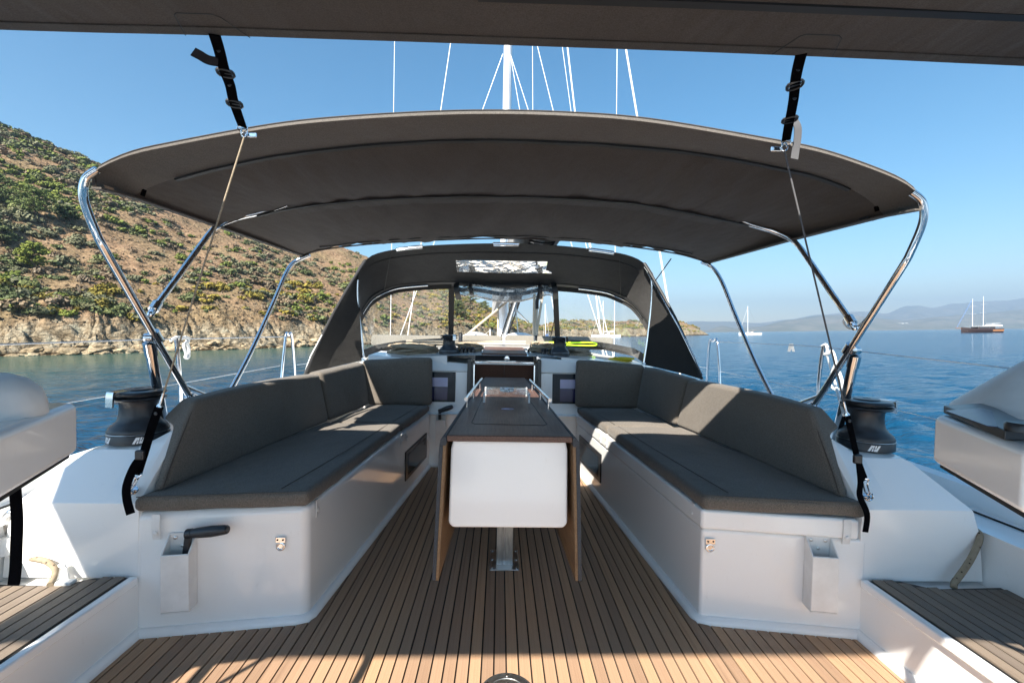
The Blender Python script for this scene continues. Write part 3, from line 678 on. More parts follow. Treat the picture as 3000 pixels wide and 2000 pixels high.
hb = part('companionway_hatch', MB().hexa([(-.235, 3.645, .828), (.235, 3.645, .828), (.22, 4.35, .862), (-.22, 4.35, .862), (-.235, 3.66, .868), (.235, 3.66, .868), (.22, 4.35, .905), (-.22, 4.35, .905)]), 'black_plastic', Y, .006, 3)
part('hatch_lid', MB().hexa([(-.185, 3.69, .866), (.185, 3.69, .866), (.18, 4.3, .90), (-.18, 4.3, .90), (-.185, 3.69, .888), (.185, 3.69, .888), (.18, 4.3, .915), (-.18, 4.3, .915)]), 'table_wood', hb, .003, 2)
part('steel_strip', MB().box((0, 3.652, .817), (.47, .012, .010)), 'chrome', hb); part('hatch_lock', MB().lathe([(.022, 0), (.02, .004), (0, .005)], (.02, 3.648, .848), 20, (0, -1, 0)), 'chrome', hb)
part('hatch_shelf', MB().box((0, 3.66, .806), (.47, .04, .012)), 'white_plastic', hb)
# --- coachroof
cr = MB(); rows = []
for y, hw, zc, ze in [(3.64, 1.22, .872, .79), (3.9, 1.25, .885, .80), (4.4, 1.27, .905, .80), (5.0, 1.24, .915, .78), (5.8, 1.15, .905, .74), (7, .98, .86, .68), (8.4, .62, .76, .58), (9.2, .25, .60, .50)]:
    r = []
    for i in range(17):
        u = -1+2*i/16; z = ze+(zc-ze)*(1-abs(u)**2.4); r.append(Vector((hw*u, y, z)))
    rows.append([Vector((-hw-.10, y, .36))]+[Vector((-hw-.02, y, ze-.05))]+r+[Vector((hw+.02, y, ze-.05))]+[Vector((hw+.10, y, .36))])
rows = [[Vector((p.x, 3.64, .36)) for p in rows[0]]]+rows; cr.loft(rows, skip=lambda i, j: i == 0 and 7 <= j <= 12); part('coachroof', cr, 'gelcoat', Y, smooth_ang=50)
part('foredeck', MB().loft([[Vector((-xb+.05, y, .383)), Vector((0, y, .43)), Vector((xb-.05, y, .383))] for y, xb in [(3.5, 2.05), (5, 2.02), (7, 1.85), (9, 1.35), (10.6, .75), (11.8, .06)]]), 'gelcoat', Y)
part('transom', MB().prism([(-1.72, -1.25), (1.72, -1.25), (1.72, -1.2), (-1.72, -1.2)], -1.1, .0), 'gelcoat', Y)
# ================================================================== cushions
def hexc(lo, hi): return [Vector(p) for p in lo]+[Vector(p) for p in hi]
def cc(pts, s):                                         # mirror a hex (right-side coordinates) and keep its orientation
    q = [M_(p, s) for p in pts]
    return q if s > 0 else [q[1], q[0], q[3], q[2], q[5], q[4], q[7], q[6]]
def quad_cush(p, z0, z1): return [(x, y, z0) for x, y in p]+[(x, y, z1) for x, y in p]
for s in (-1, 1):
    sd = sidew(s); where = 'by the hillside shore' if s < 0 else 'by the open water'
    z0, z1 = .4315, .488
    c = MB().pillow(cc(quad_cush([(.728, 1.652), (1.305, 1.588), (1.125, 2.852), (.648, 2.848)], z0, z1), s), .022, .008, 18, .006, 1+s)
    o = single('seat_cushion', c, 'cushion', f'long dark grey seat cushion on the {sd} bench nearest the camera', 'cushion', group='cockpit cushions')
    part('seam', MB().tube([M_((.83, 1.672, z1+.006), s), M_((.765, 2.2, z1+.0075), s), M_((.715, 2.83, z1+.003), s)], .0018, 5, 4), 'canvas', o)
    part('piping', MB().tube([M_((.735, 1.662, z1-.002), s), M_((1.0, 1.627, z1-.0015), s), M_((1.295, 1.600, z1-.003), s)], .002, 5, 4), 'canvas_edge_lit', o)
    c = MB().pillow(cc(quad_cush([(.644, 2.858), (1.10, 2.862), (1.02, 3.545), (.570, 3.535)], z0, z1), s), .022, .008, 16, .006, 5+s)
    o = single('seat_cushion', c, 'cushion', f'short dark grey seat cushion on the {sd} bench against the cabin bulkhead', 'cushion', group='cockpit cushions')
    part('seam', MB().tube([M_((.705, 2.875, z1+.004), s), M_((.64, 3.50, z1+.005), s)], .0018, 5, 4), 'canvas', o)
    # long backrest, lofted
    near = [(1.237, 1.637, .489), (1.258, 1.852, .788), (1.335, 1.882, .788), (1.405, 1.868, .702), (1.318, 1.800, .682), (1.280, 1.645, .489)]
    far = [(1.102, 2.885, .489), (1.150, 2.840, .788), (1.232, 2.865, .788), (1.275, 2.872, .715), (1.220, 2.880, .69), (1.170, 2.885, .489)]
    rows = [[M_(Vector(a).lerp(Vector(b_), t)+Vector((0, 0, .012*math.sin(math.pi*t)*(a[2]-.48)/.3)), s) for a, b_ in zip(near, far)] for t in [i/20 for i in range(21)]]
    bk = MB(); bk.loft(rows, True, True)
    if s < 0: bk.f = [f[::-1] for f in bk.f]
    for k, q in enumerate(bk.v): q += Vector((noise.noise(q*6)*.005, 0, noise.noise(q*5+Vector((9, 0, 0)))*.004))
    o = single('back_cushion', bk, 'cushion', f'long dark grey backrest cushion along the {sd} coaming, nearest the camera', 'cushion', group='cockpit cushions', bevel=.024, seg=5, smooth_ang=60)
    part('seam', MB().tube([M_((1.262, 1.86, .776), s), M_((1.256, 1.80, .70), s), M_((1.246, 1.70, .57), s), M_((1.239, 1.650, .50), s)], .0022, 5, 4), 'canvas', o)
    c = MB().pillow(cc([(1.098, 2.900, .489), (1.19, 2.900, .489), (1.115, 3.52, .489), (1.022, 3.50, .489), (1.150, 2.862, .797), (1.25, 2.88, .79), (1.165, 3.53, .81), (1.070, 3.49, .812)], s), .024, .004, 12, .004, 8+s)
    single('back_cushion', c, 'cushion', f'middle dark grey backrest cushion in the forward corner of the {sd} bench', 'cushion', group='cockpit cushions')
    c = MB().pillow(cc([(.555, 3.487, .489), (1.050, 3.475, .489), (1.050, 3.552, .489), (.555, 3.552, .489), (.562, 3.505, .857), (1.095, 3.490, .826), (1.095, 3.585, .823), (.562, 3.588, .855)], s), .028, .004, 12, .005, 12+s)
    single('back_cushion', c, 'cushion', f'square dark grey backrest cushion standing against the {sd} cabin window', 'cushion', group='cockpit cushions')

# ================================================================== table
TB = thing('cockpit_table', 'dark wooden cockpit table with hanging leaves and white storage box', 'table', (0, 2.1, 0))
ZT = .736
def tx(y): return .211-(y-1.515)/1.775*.065
tp = part('table_top', MB().prism([(-tx(1.515), 1.515), (tx(1.515), 1.515), (tx(3.29), 3.29), (-tx(3.29), 3.29)], ZT-.021, ZT), 'table_wood', TB, .004, 3)
lp = [bz(1381, 1241, ZT), bz(1604, 1246, ZT), bz(1553, 1174, ZT), bz(1411, 1172, ZT)]
gr = MB().tube([lp[3]+Vector((0, .35, -.001)), lp[3]+Vector((0, 0, -.001)), lp[0]+Vector((0, .02, -.001)), lp[0]+Vector((.012, 0, -.001)), lp[1]+Vector((-.012, 0, -.001)), lp[1]+Vector((0, .02, -.001)), lp[2]+Vector((0, 0, -.001)), lp[2]+Vector((0, .35, -.001))], .0022, 6); part('lid_groove', gr, 'caulk', tp)
em = MB()
for k in range(3): em.tube([Vector((.028*math.cos(a)*(1-.25*k), 2.02+.014*math.sin(a)*(1-.2*k)+.004*k, ZT+.0004)) for a in [i*.3 for i in range(21-3*k)]], .0011, 5)
part('etched_emblem', em, 'pale_pane', tp)
for s in (-1, 1):
    n_, f_ = 1.518, 3.24
    def lx(y, o): return s*(tx(y)+o)
    def leafhex(o0, o1, d0=0, d1=0): return cc([(tx(n_)+o0+.018, n_+d0, .24), (tx(n_)+o1+.018, n_+d0, .24), (tx(f_)+o1+.018, f_, .24), (tx(f_)+o0+.018, f_, .24), (tx(n_)+o0, n_+d0, .700), (tx(n_)+o1, n_+d0, .700), (tx(f_)+o1, f_, .700), (tx(f_)+o0, f_, .700)], s)
    lf = part('leaf', MB().hexa(leafhex(.013, .026)), 'leaf_outer', TB, .002, 2)
    part('inner_face', MB().hexa(leafhex(.004, .0128, .002)), 'leaf_inner', lf)
    kn = MB()
    prof = [(.002, ZT-.002), (.012, ZT-.005), (.022, ZT-.016), (.026, .700), (.004, .700), (.001, ZT-.022)]
    kn.loft([[Vector((lx(y, a), y, z)) for a, z in prof] for y in (n_, f_)], True, True); part('hinge_edge', kn, 'leaf_outer', lf, .002, 2)
    # rail
    a, b_ = bz(1365 if s < 0 else 1611.5, 1169 if s < 0 else 1172, .783), bz(1411 if s < 0 else 1553, 1110 if s < 0 else 1114, .783)
    rl = part('rail', MB().tube([a, b_], .0085, 14), 'chrome', TB)
    for t in (.07, .42, .86):
        p = a.lerp(b_, t); part('post', MB().tube([(p.x, p.y, ZT), (p.x, p.y, .783)], .005, 10), 'chrome', rl)
bx_ = MB(); prof = [(-.176, .424), (-.192, .408), (.192, .408), (.206, .424), (.201, .68), (.194, .713), (-.194, .713), (-.201, .68), (-.206, .424)][1:]
bx_.loft([[Vector((x*k, y, z)) for x, z in prof] for y, k in ((1.548, 1), (3.15, .70))], True, True); bx_.f = [f[::-1] for f in bx_.f]
part('storage_box', bx_, 'gelcoat', TB, .012, 4)
part('support_rail', MB().box((0, 2.5, .706), (.24, 1.3, .014)), 'leaf_inner', TB)
for y in (2.055, 2.85):
    pd = part('pedestal', MB().box((0, y+.06, .21), (.078, .10, .42)), 'alloy', TB, .004, 2)
    part('pedestal_rib', MB().box((-.002, y+.0085, .21), (.004, .004, .40)), 'brushed_steel', pd)
    pl = part('base_plate', MB().box((0, y+.062, .003), (.134, .188, .006)), 'brushed_steel', TB, .002, 2)
    for sx_ in (-1, 1):
        for k in range(3): part('bolt', MB().lathe([(.006, 0), (.006, .002), (.003, .003), (0, .003)], (sx_*.056, y-.02+k*.08, .006), 12), 'chrome', pl)
# cup holder on the table
ch = thing('cup_holder', 'clear acrylic cup holder with four rings on short posts on the table', 'cup holder', (0, 2.45, ZT))
q0, q1 = bz(1415, 1154, .777), bz(1556, 1157, .777); yb = q0.y+.24
part('tray', MB().prism([(q0.x, q0.y), (q1.x, q0.y), (q1.x-.012, yb), (q0.x+.012, yb)], .775, .780), 'acrylic', ch, .001, 1)
for k, (px_, yy) in enumerate([(q0.x+.035, q0.y+.06), (q1.x-.035, q0.y+.06), (q0.x+.04, yb-.06), (q1.x-.04, yb-.06)]):
    part('ring', MB().tube([Vector((px_+.030*math.cos(a), yy+.045*math.sin(a), .781)) for a in [i*math.pi/12 for i in range(24)]], .0018, 6, closed=True), 'acrylic', ch)
for px_ in (q0.x+.006, q1.x-.008):
    for yy in (q0.y+.008, yb-.01): part('post', MB().tube([(px_, yy, ZT), (px_, yy, .782)], .0045, 10), 'alu_white', ch)
dish_c = Vector(((q0.x+q1.x)/2, q0.y+.085, .781))  # plain white and steel dish in the cup holder, gives no light
ls = thing('table_dish', 'round white and chrome dish in the middle of the acrylic cup holder', 'dish', dish_c)
part('disc', MB().lathe([(.034, 0), (.036, .006), (.034, .014), (.030, .016), (.028, .010), (0, .010)], dish_c, 28), 'white_paint', ls); part('rim', MB().tube([dish_c+Vector((.034*math.cos(a), .034*math.sin(a), .016)) for a in [i*math.pi/14 for i in range(28)]], .002, 6, closed=True), 'chrome', ls)
part('hinge', MB().box(dish_c+Vector((0, -.033, .008)), (.022, .008, .012)), 'chrome', ls, .001, 1)

# ================================================================== winches
def winch(name, label, c, sc=1.0, arm=(0, -1, 0), group='primary winches', emblem=True):
    c = Vector(c); w = thing(name, label, 'winch', c, group); k = sc
    pr = lambda l: [(r*k, z*k) for r, z in l]
    bs = part('base', MB().lathe(pr([(.098, 0), (.102, .002), (.102, .034), (.100, .037), (.097, .038)]), c, 40), 'winch_black', w)
    part('base_ring', MB().tube([c+Vector((.1015*k*math.cos(a), .1015*k*math.sin(a), .0385*k)) for a in [i*math.pi/24 for i in range(48)]], .0015*k, 6, closed=True), 'brushed_steel', bs)
    part('drum', MB().lathe(pr([(.100, .039), (.101, .046), (.094, .060), (.078, .074), (.068, .088), (.064, .105), (.062, .13), (.063, .150), (.067, .158), (.069, .163)]), c, 40), 'winch_black', w)
    part('tailing_jaw', MB().lathe(pr([(.060, .160), (.086, .164), (.092, .170), (.090, .175), (.070, .180), (.070, .183), (.090, .187), (.092, .192), (.086, .199), (.05, .203), (.03, .204), (.03, .200), (.014, .200), (.014, .206), (0, .206)]), c, 44), 'black_plastic', w)
    a = Vector(arm).normalized(); b_ = a.cross(Vector((0, 0, 1)))
    fa = MB(); p0 = c+a*.040*k+Vector((0, 0, .203*k)); p1 = c+a*.106*k+Vector((0, 0, .200*k)); p2 = p1+Vector((0, 0, -.052*k))+a*.004*k
    fa.strap([p0, p1-a*.012*k, p1, p2], b_, .034*k, .006*k, 4); part('feeder_arm', fa, 'chrome', w)
    part('top_cap', MB().lathe(pr([(.048, .2025), (.046, .207), (.016, .2075), (.014, .205), (0, .205)]), c, 32), 'black_plastic', w)
    if emblem:
        for an in emblem:
            e = MB()
            for i, (u0, u1) in enumerate([(-.016, -.008), (-.0065, -.001), (.001, .0065), (.008, .016)]):
                for (z0, z1, sh) in (((.006, .017, .003), (.019, .030, .003)) if i in (1, 2) else ((.006, .030, .006),)):
                    pts = []
                    for uu, z in ((u0, z0), (u1, z0), (u1, z1), (u0, z1)):
                        t = an+(uu+(z-.018)*sh/.012)/.102; pts.append(c+Vector((.1026*k*math.cos(t), .1026*k*math.sin(t), z*k)))
                    e.add(pts, [(0, 1, 2, 3)])
            part('emblem', e, 'white_paint', bs, smooth_ang=0)
    return w
winch('sheet_winch', 'large black two-speed winch on the left coaming above the straps', (-1.478, 1.85, .6215), 1.0, (-.25, -1, 0), emblem=[math.radians(-52), math.radians(-120)])
winch('sheet_winch', 'large black two-speed winch on the right coaming above the straps', (1.515, 1.875, .6215), 1.0, (1, -.12, 0), emblem=[math.radians(-112)])
winch('halyard_winch', 'small black winch on the coachroof left of the companionway', (-.462, 3.80, .866), .80, (.7, -1, 0), 'halyard winches', [])
winch('halyard_winch', 'small black winch on the coachroof right of the companionway', (.462, 3.80, .866), .80, (.7, -1, 0), 'halyard winches', [])

# ================================================================== winch handle pockets and handles
def pocket(label, c, s, wdt=.088, hgt=.205, dep=.060, ax=(1, 0, 0)):
    c = Vector(c); X_ = Vector(ax).normalized(); Yv = X_.cross(Vector((0, 0, 1))); # outward (aft)
    k = thing('winch_handle_pocket', label, 'pocket', c, 'winch handle pockets'); t = .0045
    def pt(u, o, z): return c+X_*u+Yv*o+Vector((0, 0, z))
    def wall(u0, u1, o0, o1, z0, za, zb): return MB().hexa([pt(u0, o1, z0), pt(u1, o1, z0), pt(u1, o0, z0), pt(u0, o0, z0), pt(u0, o1, zb), pt(u1, o1, zb), pt(u1, o0, za), pt(u0, o0, za)])
    h = wdt/2
    part('back_plate', wall(-h, h, 0, t, 0, hgt+.052, hgt+.052), 'white_plastic', k, .002, 2)
    part('front', wall(-h, h, dep-t, dep, .006, hgt, hgt-.003), 'white_plastic', k, .002, 2)
    for u in (-h, h-t): part('cheek', wall(u, u+t, t, dep-t, .004, hgt+.048, hgt), 'white_plastic', k)
    part('floor', wall(-h, h, 0, dep, 0, .005, .005), 'white_plastic', k, .001, 1)
    for u, z in ((-h*.55, hgt+.035), (h*.55, hgt+.035), (0, hgt+.005)): part('screw', MB().lathe([(.0065, 0), (.0065, .002), (.003, .004), (0, .004)], pt(u, t, z), 12, Yv), 'brushed_steel', k)
    return k, pt
pa = end_pt(-1, .775, .100); eL = (end_pt(-1, 0, 0)-end_pt(-1, 1, 0)).normalized()
k1, ptL = pocket('white winch handle pocket on the aft end of the left bench, holding a handle', pa, -1, ax=(eL.x, eL.y, 0))
pb = end_pt(1, .765, .104); eR = (end_pt(1, 1, 0)-end_pt(1, 0, 0)).normalized()
pocket('empty white winch handle pocket on the aft end of the right bench', pb, 1, ax=(eR.x, eR.y, 0))
pc = Vector((-.487, 3.562, .175)); k3, ptC = pocket('white winch handle pocket on the cabin bulkhead left of the table', pc, -1, .078, .20, .05)
def handle(label, a, b_, c):
    o = thing('winch_crank', label, 'winch handle', a, 'winch handles')
    part('arm', MB().strap([a, a.lerp(b_, .5), b_], (1, 0, 0), .020, .016, 2), 'black_plastic', o, .003, 2)
    d = (c-b_).normalized(); g0 = b_+d*.012
    part('collar', MB().tube([b_-d*.006, g0], [.017, .017], 14), 'black_plastic', o)
    part('grip', MB().tube([g0, b_.lerp(c, .25), b_.lerp(c, .6), b_.lerp(c, .93), c], [.0155, .0175, .0195, .0165, .0150], 16), 'winch_black', o)
    part('end_cap', MB().lathe([(.013, 0), (.012, .004), (0, .005)], c, 14, d), 'black_plastic', o)
handle('black winch handle standing in the left bench pocket', ptL(.018, .028, .165), ptL(.030, .030, .262), ptL(.160, .050, .278))
handle('black winch handle standing in the bulkhead pocket beside the table', ptC(-.012, .022, .17), ptC(-.010, .030, .265), ptC(.088, .060, .305))

# ================================================================== bimini
def arch(pts_px, y, n=40):
    pts = [by(px, py, y) for px, py in pts_px]; return pts
Z = 1.27551
def zp(l): return [(x*Z, y*Z) for x, y in l]
BM = thing('bimini', 'dark grey canvas bimini canopy on stainless bows over the cockpit', 'bimini', (0, 2.3, 1.5))
def halfarch(y, hw, zc, ze, n=24, pw=2.6, lowtuck=.0):
    out = []
    for i in range(-n, n+1):
        u = i/n; a = abs(u); sg = 1 if u >= 0 else -1
        x = hw*sg*(1-(1-a)**1.12); z = ze+(zc-ze)*(1-a**pw)**(.90); out.append(Vector((x, y, z)))
    return out
A_r = [Vector(p) for p in smooth(arch(zp([(213, 432), (209, 412), (226, 388), (300, 356), (400, 334), (560, 304), (700, 284), (900, 269), (1100, 262), (1300, 266), (1500, 282), (1780, 329), (1900, 354), (2030, 399), (2092, 430), (2119, 462), (2119, 482)]), 1.57), 6)]
def resample(pts, n):
    ls = [0]
    for a, b_ in zip(pts, pts[1:]): ls.append(ls[-1]+(b_-a).length)
    out = []
    for i in range(n):
        t = ls[-1]*i/(n-1); j = max(k for k in range(len(ls)) if ls[k] <= t+1e-9); j = min(j, len(pts)-2)
        out.append(pts[j].lerp(pts[j+1], (t-ls[j])/max(1e-9, ls[j+1]-ls[j])))
    return out
NA = 81
rear = resample(A_r, NA)
line1 = resample(smooth(arch(zp([(300, 455), (345, 430), (430, 402), (600, 362), (800, 335), (1000, 322), (1160, 320), (1400, 330), (1600, 350), (1800, 385), (1900, 412), (1985, 452), (2034, 498)]), 1.75), 6), NA)
mid = resample(smooth([Vector((-1.41, 2.3, 1.555))]+arch(zp([(540, 512), (600, 490), (700, 470), (900, 452), (1160, 448), (1350, 455), (1500, 470), (1735, 517), (1800, 540)]), 2.3)+[Vector((1.41, 2.3, 1.56))], 6), NA)
front = resample(smooth(arch(zp([(690, 588), (740, 573), (850, 560), (1000, 551), (1160, 547), (1320, 553), (1450, 566), (1560, 583), (1632, 604)]), 3.14), 6), NA)
def lerp_rows(a, b_, n, sag=0.0, skipfirst=True):
    out = []
    for i in range(1 if skipfirst else 0, n+1):
        t = i/n; out.append([p.lerp(q, t)-Vector((0, 0, sag*math.sin(math.pi*t)*(1-(2*k/(NA-1)-1)**4))) for k, (p, q) in enumerate(zip(a, b_))])
    return out
# underside sheet with small folds running fore and aft, and a top sheet just above it
under = [rear]+lerp_rows(rear, line1, 5, .004)+lerp_rows(line1, mid, 12, .022)+lerp_rows(mid, front, 12, .018)
for r in under[6:]:
    for k, p in enumerate(r):
        u = k/(NA-1)*2-1; p.z += (.007*math.sin(u*62+p.y*11*(1 if u < 0 else -1)+2*noise.noise(Vector((u*3, p.y, 0))))*min(1, abs(u)*1.6)+.016*noise.noise(Vector((u*9+p.y*2.2*(1 if u < 0 else -1), p.y*1.1, 4))))*(1-abs(u)**6)
def offs(rows, d): return [[p+Vector((0, 0, d)) for p in r] for r in rows]
can = MB(); can.loft(under[5:]); can.f = [f[::-1] for f in can.f]; can.loft(offs(under[5:], .006))
part('canopy', can, 'canvas', BM, smooth_ang=70)
# rear flap: rolled edge around the rear bow
rl = []
for r0, t in ((0, 0), (1, .2), (2, .4), (3, .6), (4, .8), (5, 1)): rl.append(under[r0])
lipr = [[p+Vector((0, .05*t_+.0, .030*math.sin(t_*math.pi*.5))) for p in rear] for t_ in (1, .66, .33)]
roll = [[p+Vector((0, .10, .024)) for p in rear]]+[[p+Vector((0, .050, .025)) for p in rear]]+[[p+Vector((0, .016, .018)) for p in rear]]+[[p+Vector((0, .002, .008)) for p in rear]]
fl = MB(); fl.loft(roll+rl)
fl.loft([[p+Vector((0, 0, .024)) for p in under[2]], [p+Vector((0, 0, .010)) for p in under[5]]]); fl.loft([[p+Vector((0, .10, .024)) for p in rear], [p+Vector((0, 0, .024)) for p in under[2]]])
part('rear_flap', fl, 'canvas_edge_lit', BM, smooth_ang=70)
part('top_piping', MB().tube([p+Vector((0, .012, .018)) for p in rear], .0028, 5), 'canvas', BM)
for nm, rw, off, rad in (('zip', line1, -.008, .010), ('zip', mid, -.010, .009), ('zip', [p+Vector((0, -.10, -.002)) for p in front], -.004, .006)):
    z_ = MB(); pts = [p+Vector((0, 0, off+.003*noise.noise(p*7))) for p in rw[5:-5] if True]; z_.strap(pts, (0, 1, 0), rad*2, .006, 0); part(nm, z_, 'black_rubber', BM)
part('bow_sleeve', MB().strap([p+Vector((0, .055, -.012)) for p in mid[10:-10]], (0, 1, 0), .085, .003, 0), 'canvas', BM)
part('front_hem', MB().strap([p+Vector((0, -.004, -.003)) for p in front], (0, 1, 0), .02, .006, 0), 'canvas', BM)
for s in (-1, 1):
    e = 0 if s < 0 else NA-1
    pts = [r[e] for r in under]; part('side_hem', MB().strap([p+Vector((-s*.012, 0, .001)) for p in pts], (1, 0, 0), .03, .006, 0), 'canvas_edge_lit', BM)
    # stainless bows (left side measured, right mirrored)
    R_B = .0130
    tip = by(258, 548, 1.57); foot = bx(553, 1158, -1.42)
    j1 = Vector((-1.425, 1.80, 1.155)); 
    la = bx(292, 706, -1.43); leg = [Vector((-1.395, 1.575, 1.60)), Vector((-1.432, 1.572, 1.565)), Vector((-1.445, 1.580, 1.50)), la.lerp(Vector((-1.443, 1.60, 1.44)), .4)]+[la.lerp(foot, t) for t in (.04, .25, .5, .75, 1)]
    part('rear_bow', MB().tube([M_(p, -s) for p in leg], R_B, 16, 8), 'chrome', BM)
    mb2 = [mid[13]+Vector((0, 0, -.018)), by(690, 640, 2.28), by(630, 668, 2.22), by(585, 722, 2.13), by(520, 812, 1.97), bx(451, 905, -1.42), bx(440, 925, -1.425)]
    mb2[0] = by(765, 622, 2.3)+Vector((.0, 0, 0))
    mb2 = [Vector((-1.10, 2.3, mid[int(NA*.12)].z+.02))]+mb2
    mt_ = part('middle_bow', MB().tube([M_(p, -s) for p in mb2], R_B*.95, 16, 8), 'chrome', BM)
    part('end_fitting', MB().tube([M_(bx(462, 888, -1.42), -s), M_(bx(449, 908, -1.42), -s)], [.019, .019], 16), 'chrome', mt_)
    fb = [front[1]+Vector((.03, .0, -.004)), bx(862, 768, -1.435), bx(838, 800, -1.44), bx(800, 888, -1.44), bx(735, 1030, -1.44), bx(672, 1150, -1.44)]
    fb = [M_(p, -s) for p in fb]
    if s > 0: fb[0] = front[-2]+Vector((-.03, 0, -.004)); fb[1] = fb[1].lerp(front[-1], .45)
    part('front_bow', MB().tube(fb, .0125, 14, 8), 'chrome', BM)
    part('foot_fitting', MB().tube([M_(foot, -s), M_(foot+Vector((0, .03, -.06)), -s)], [.02, .016], 14), 'chrome', BM)
    part('foot_tube', MB().tube([M_(bx(540, 1132, -1.42), -s), M_(bx(612, 1162, -1.43), -s), M_(bx(640, 1180, -1.43), -s)], .012, 12), 'chrome', BM)
    st_a, st_b = bx(437, 1005, -1.44), Vector((-1.475, 1.985, .63))
    sp = part('strut', MB().tube([M_(st_b, -s), M_(st_a, -s)], .019, 16), 'chrome', BM)
    part('strut_sleeve', MB().tube([M_(st_a.lerp(st_b, .13), -s), M_(st_a, -s)], .0225, 16), 'chrome', sp)
    part('knuckle', MB().lathe([(0, -.016), (.018, -.014), (.02, 0), (.018, .014), (0, .016)], M_(st_a+Vector((.0, 0, .022)), -s), 16, (1, .3, 0)), 'chrome', sp)
    part('clamp', MB().tube([M_(bx(449, 972, -1.428), -s), M_(bx(463, 997, -1.428), -s)], .021, 16), 'chrome', BM)
    for q in ((425, 935), (414, 917)): part('rivet', MB().lathe([(.004, 0), (.003, .003), (0, .004)], M_(bx(*q, -1.43)+Vector((.0, -.015, .004)), -s), 10, (0, -1, .3)), 'chrome', BM)
    # little lamp pockets and edge tie near the flap
    e_ = by(425, 583, 1.83) if s < 0 else by(2545, 640, 1.83)
    part('edge_light', MB().box(e_, (.05, .045, .012)), 'black_plastic', BM, .003, 2)
    part('edge_light_lens', MB().box(e_+Vector((s*-.0, -.012, -.008)), (.030, .022, .006)), 'webbing_grey', BM, .002, 2)
    tie = line1[2 if s < 0 else -3]; part('edge_tie', MB().strap([tie+Vector((s*.005, .0, .02)), tie+Vector((s*.02, 0, -.03))], (0, 1, 0), .018, .004, 0), 'webbing', BM)
    # buckle plate on the rear roll
    bp_ = by(735, 396, 1.562) if s < 0 else by(2274, 437, 1.562)
    part('roll_slot', MB().box(bp_, (.040, .006, .016)), 'chrome', BM, .003, 2)
# wire loop at the right joint
wl = [bx(2477, 925, 1.42), by(2472, 945, 1.90), by(2490, 962, 1.88), by(2515, 955, 1.84), bx(2538, 932, 1.43)]
single('cable_loop', MB().tube(wl, .004, 8, 8), 'white_rope', 'short white cable looped between the right bimini bows', 'cable')

# ================================================================== aft awning overhead
AW = thing('awning', 'dark grey canvas awning stretched overhead at the top of the picture', 'awning', (0, .3, 1.84))
rows = []
for i in range(13):
    y = -.44+1.65*i/12; rows.append([Vector((x, y+.0*x, 1.820+.020*(1-(x/2.3)**2)+.010*math.sin(math.pi*i/12)+.003*noise.noise(Vector((x*2, y*2, 0))))) for x in [-2.2+4.5*k/24 for k in range(25)]])
aw = MB(); aw.loft(rows); aw.f = [f[::-1] for f in aw.f]; aw.loft(offs(rows, .007)); aw.loft([rows[-1], offs([rows[-1]], .007)[0]]); aw.loft([rows[0], offs([rows[0]], .007)[0]])
part('canopy', aw, 'canvas', AW, smooth_ang=70)
part('front_hem', MB().strap([p+Vector((0, -.012, -.002)) for p in rows[-1]], (0, 1, 0), .03, .004, 0), 'canvas', AW)
part('bow_sleeve', MB().strap([by(1400, -8, 1.045), by(2000, 11, 1.045), by(3000, 51, 1.045), by(3400, 66, 1.045)], (0, 1, 0), .022, .006, 0), 'black_rubber', AW)
for px_ in (632, 2345):
    p = by(px_, 100 if px_ < 1000 else 156, 1.19); x, y, zt_ = p.x, 1.19, 1.8495-.02*(p.x/2.3)**2-.003
    zt_ = p.z-.006
    part('patch_stitching', MB().tube([(x-.075, y, zt_), (x-.050, y-.075, zt_+.001), (x-.04, y-.082, zt_+.001), (x+.04, y-.082, zt_+.001), (x+.055, y-.072, zt_+.001), (x+.085, y, zt_)], .0012, 5), 'black_rubber', AW)

# ================================================================== straps between awning, bimini and deck
def U(l, y0, y1): return [by(px, py, y0+(y1-y0)*i/(len(l)-1)) for i, (px, py) in enumerate(l)]
def upstrap(s, pts, tail, tailmat, ring, label):
    o = thing('webbing_strap', label, 'strap', ring, 'straps between awning and bimini')
    P_ = U(pts, 1.205, 1.555)
    wdir = [(1, .1, .1), (1, .25, 0), (.45, .9, 0), (.8, .5, 0), (1, .2, -.2)] if s < 0 else (1, .12, -.05)
    part('webbing', MB().strap(P_, wdir, .027, .004, 8), 'webbing', o)
    part('loose_end', MB().strap(tail, (.15, .2, 1) if s < 0 else (1, .1, 0), .026, .003, 6), tailmat, o)
    for t in ((2, .2), (4, .3)):
        q = P_[t[0]].lerp(P_[t[0]+1], t[1]); d = (P_[t[0]+1]-P_[t[0]]).normalized(); a = Vector((1, .1, 0)); a = (a-d*a.dot(d)).normalized()
        b_ = part('buckle', MB().tube([q+a*.017-d*.012, q+a*.017+d*.012, q-a*.017+d*.012, q-a*.017-d*.012], .0042, 6, 3, True), 'black_plastic', o)
        part('bar', MB().tube([q-a*.017, q+a*.017], .003, 6), 'black_plastic', b_)
    for k in (1, 3):
        q = P_[k]; part('snap', MB().lathe([(.006, 0), (.006, .003), (.003, .004), (0, .004)], q+Vector((0, -.003, 0)), 12, (0, -1, 0)), 'black_plastic', o)
    e = P_[-1]; part('ring', MB().tube([e+Vector((-.016, 0, 0)), e+Vector((.016, 0, -.002)), e+Vector((.008, 0, -.018)), e+Vector((-.006, 0, -.018))], .0022, 6, 4, True), 'chrome', o)
    part('shackle', MB().tube([Vector(ring)+Vector((.010*math.cos(a), .002*math.sin(2*a), .014*math.sin(a))) for a in [i*math.pi/8 for i in range(16)]], .0028, 8, closed=True), 'chrome', o)
    return o
rgL, rgR = by(716, 390, 1.556), by(2298, 430, 1.556)
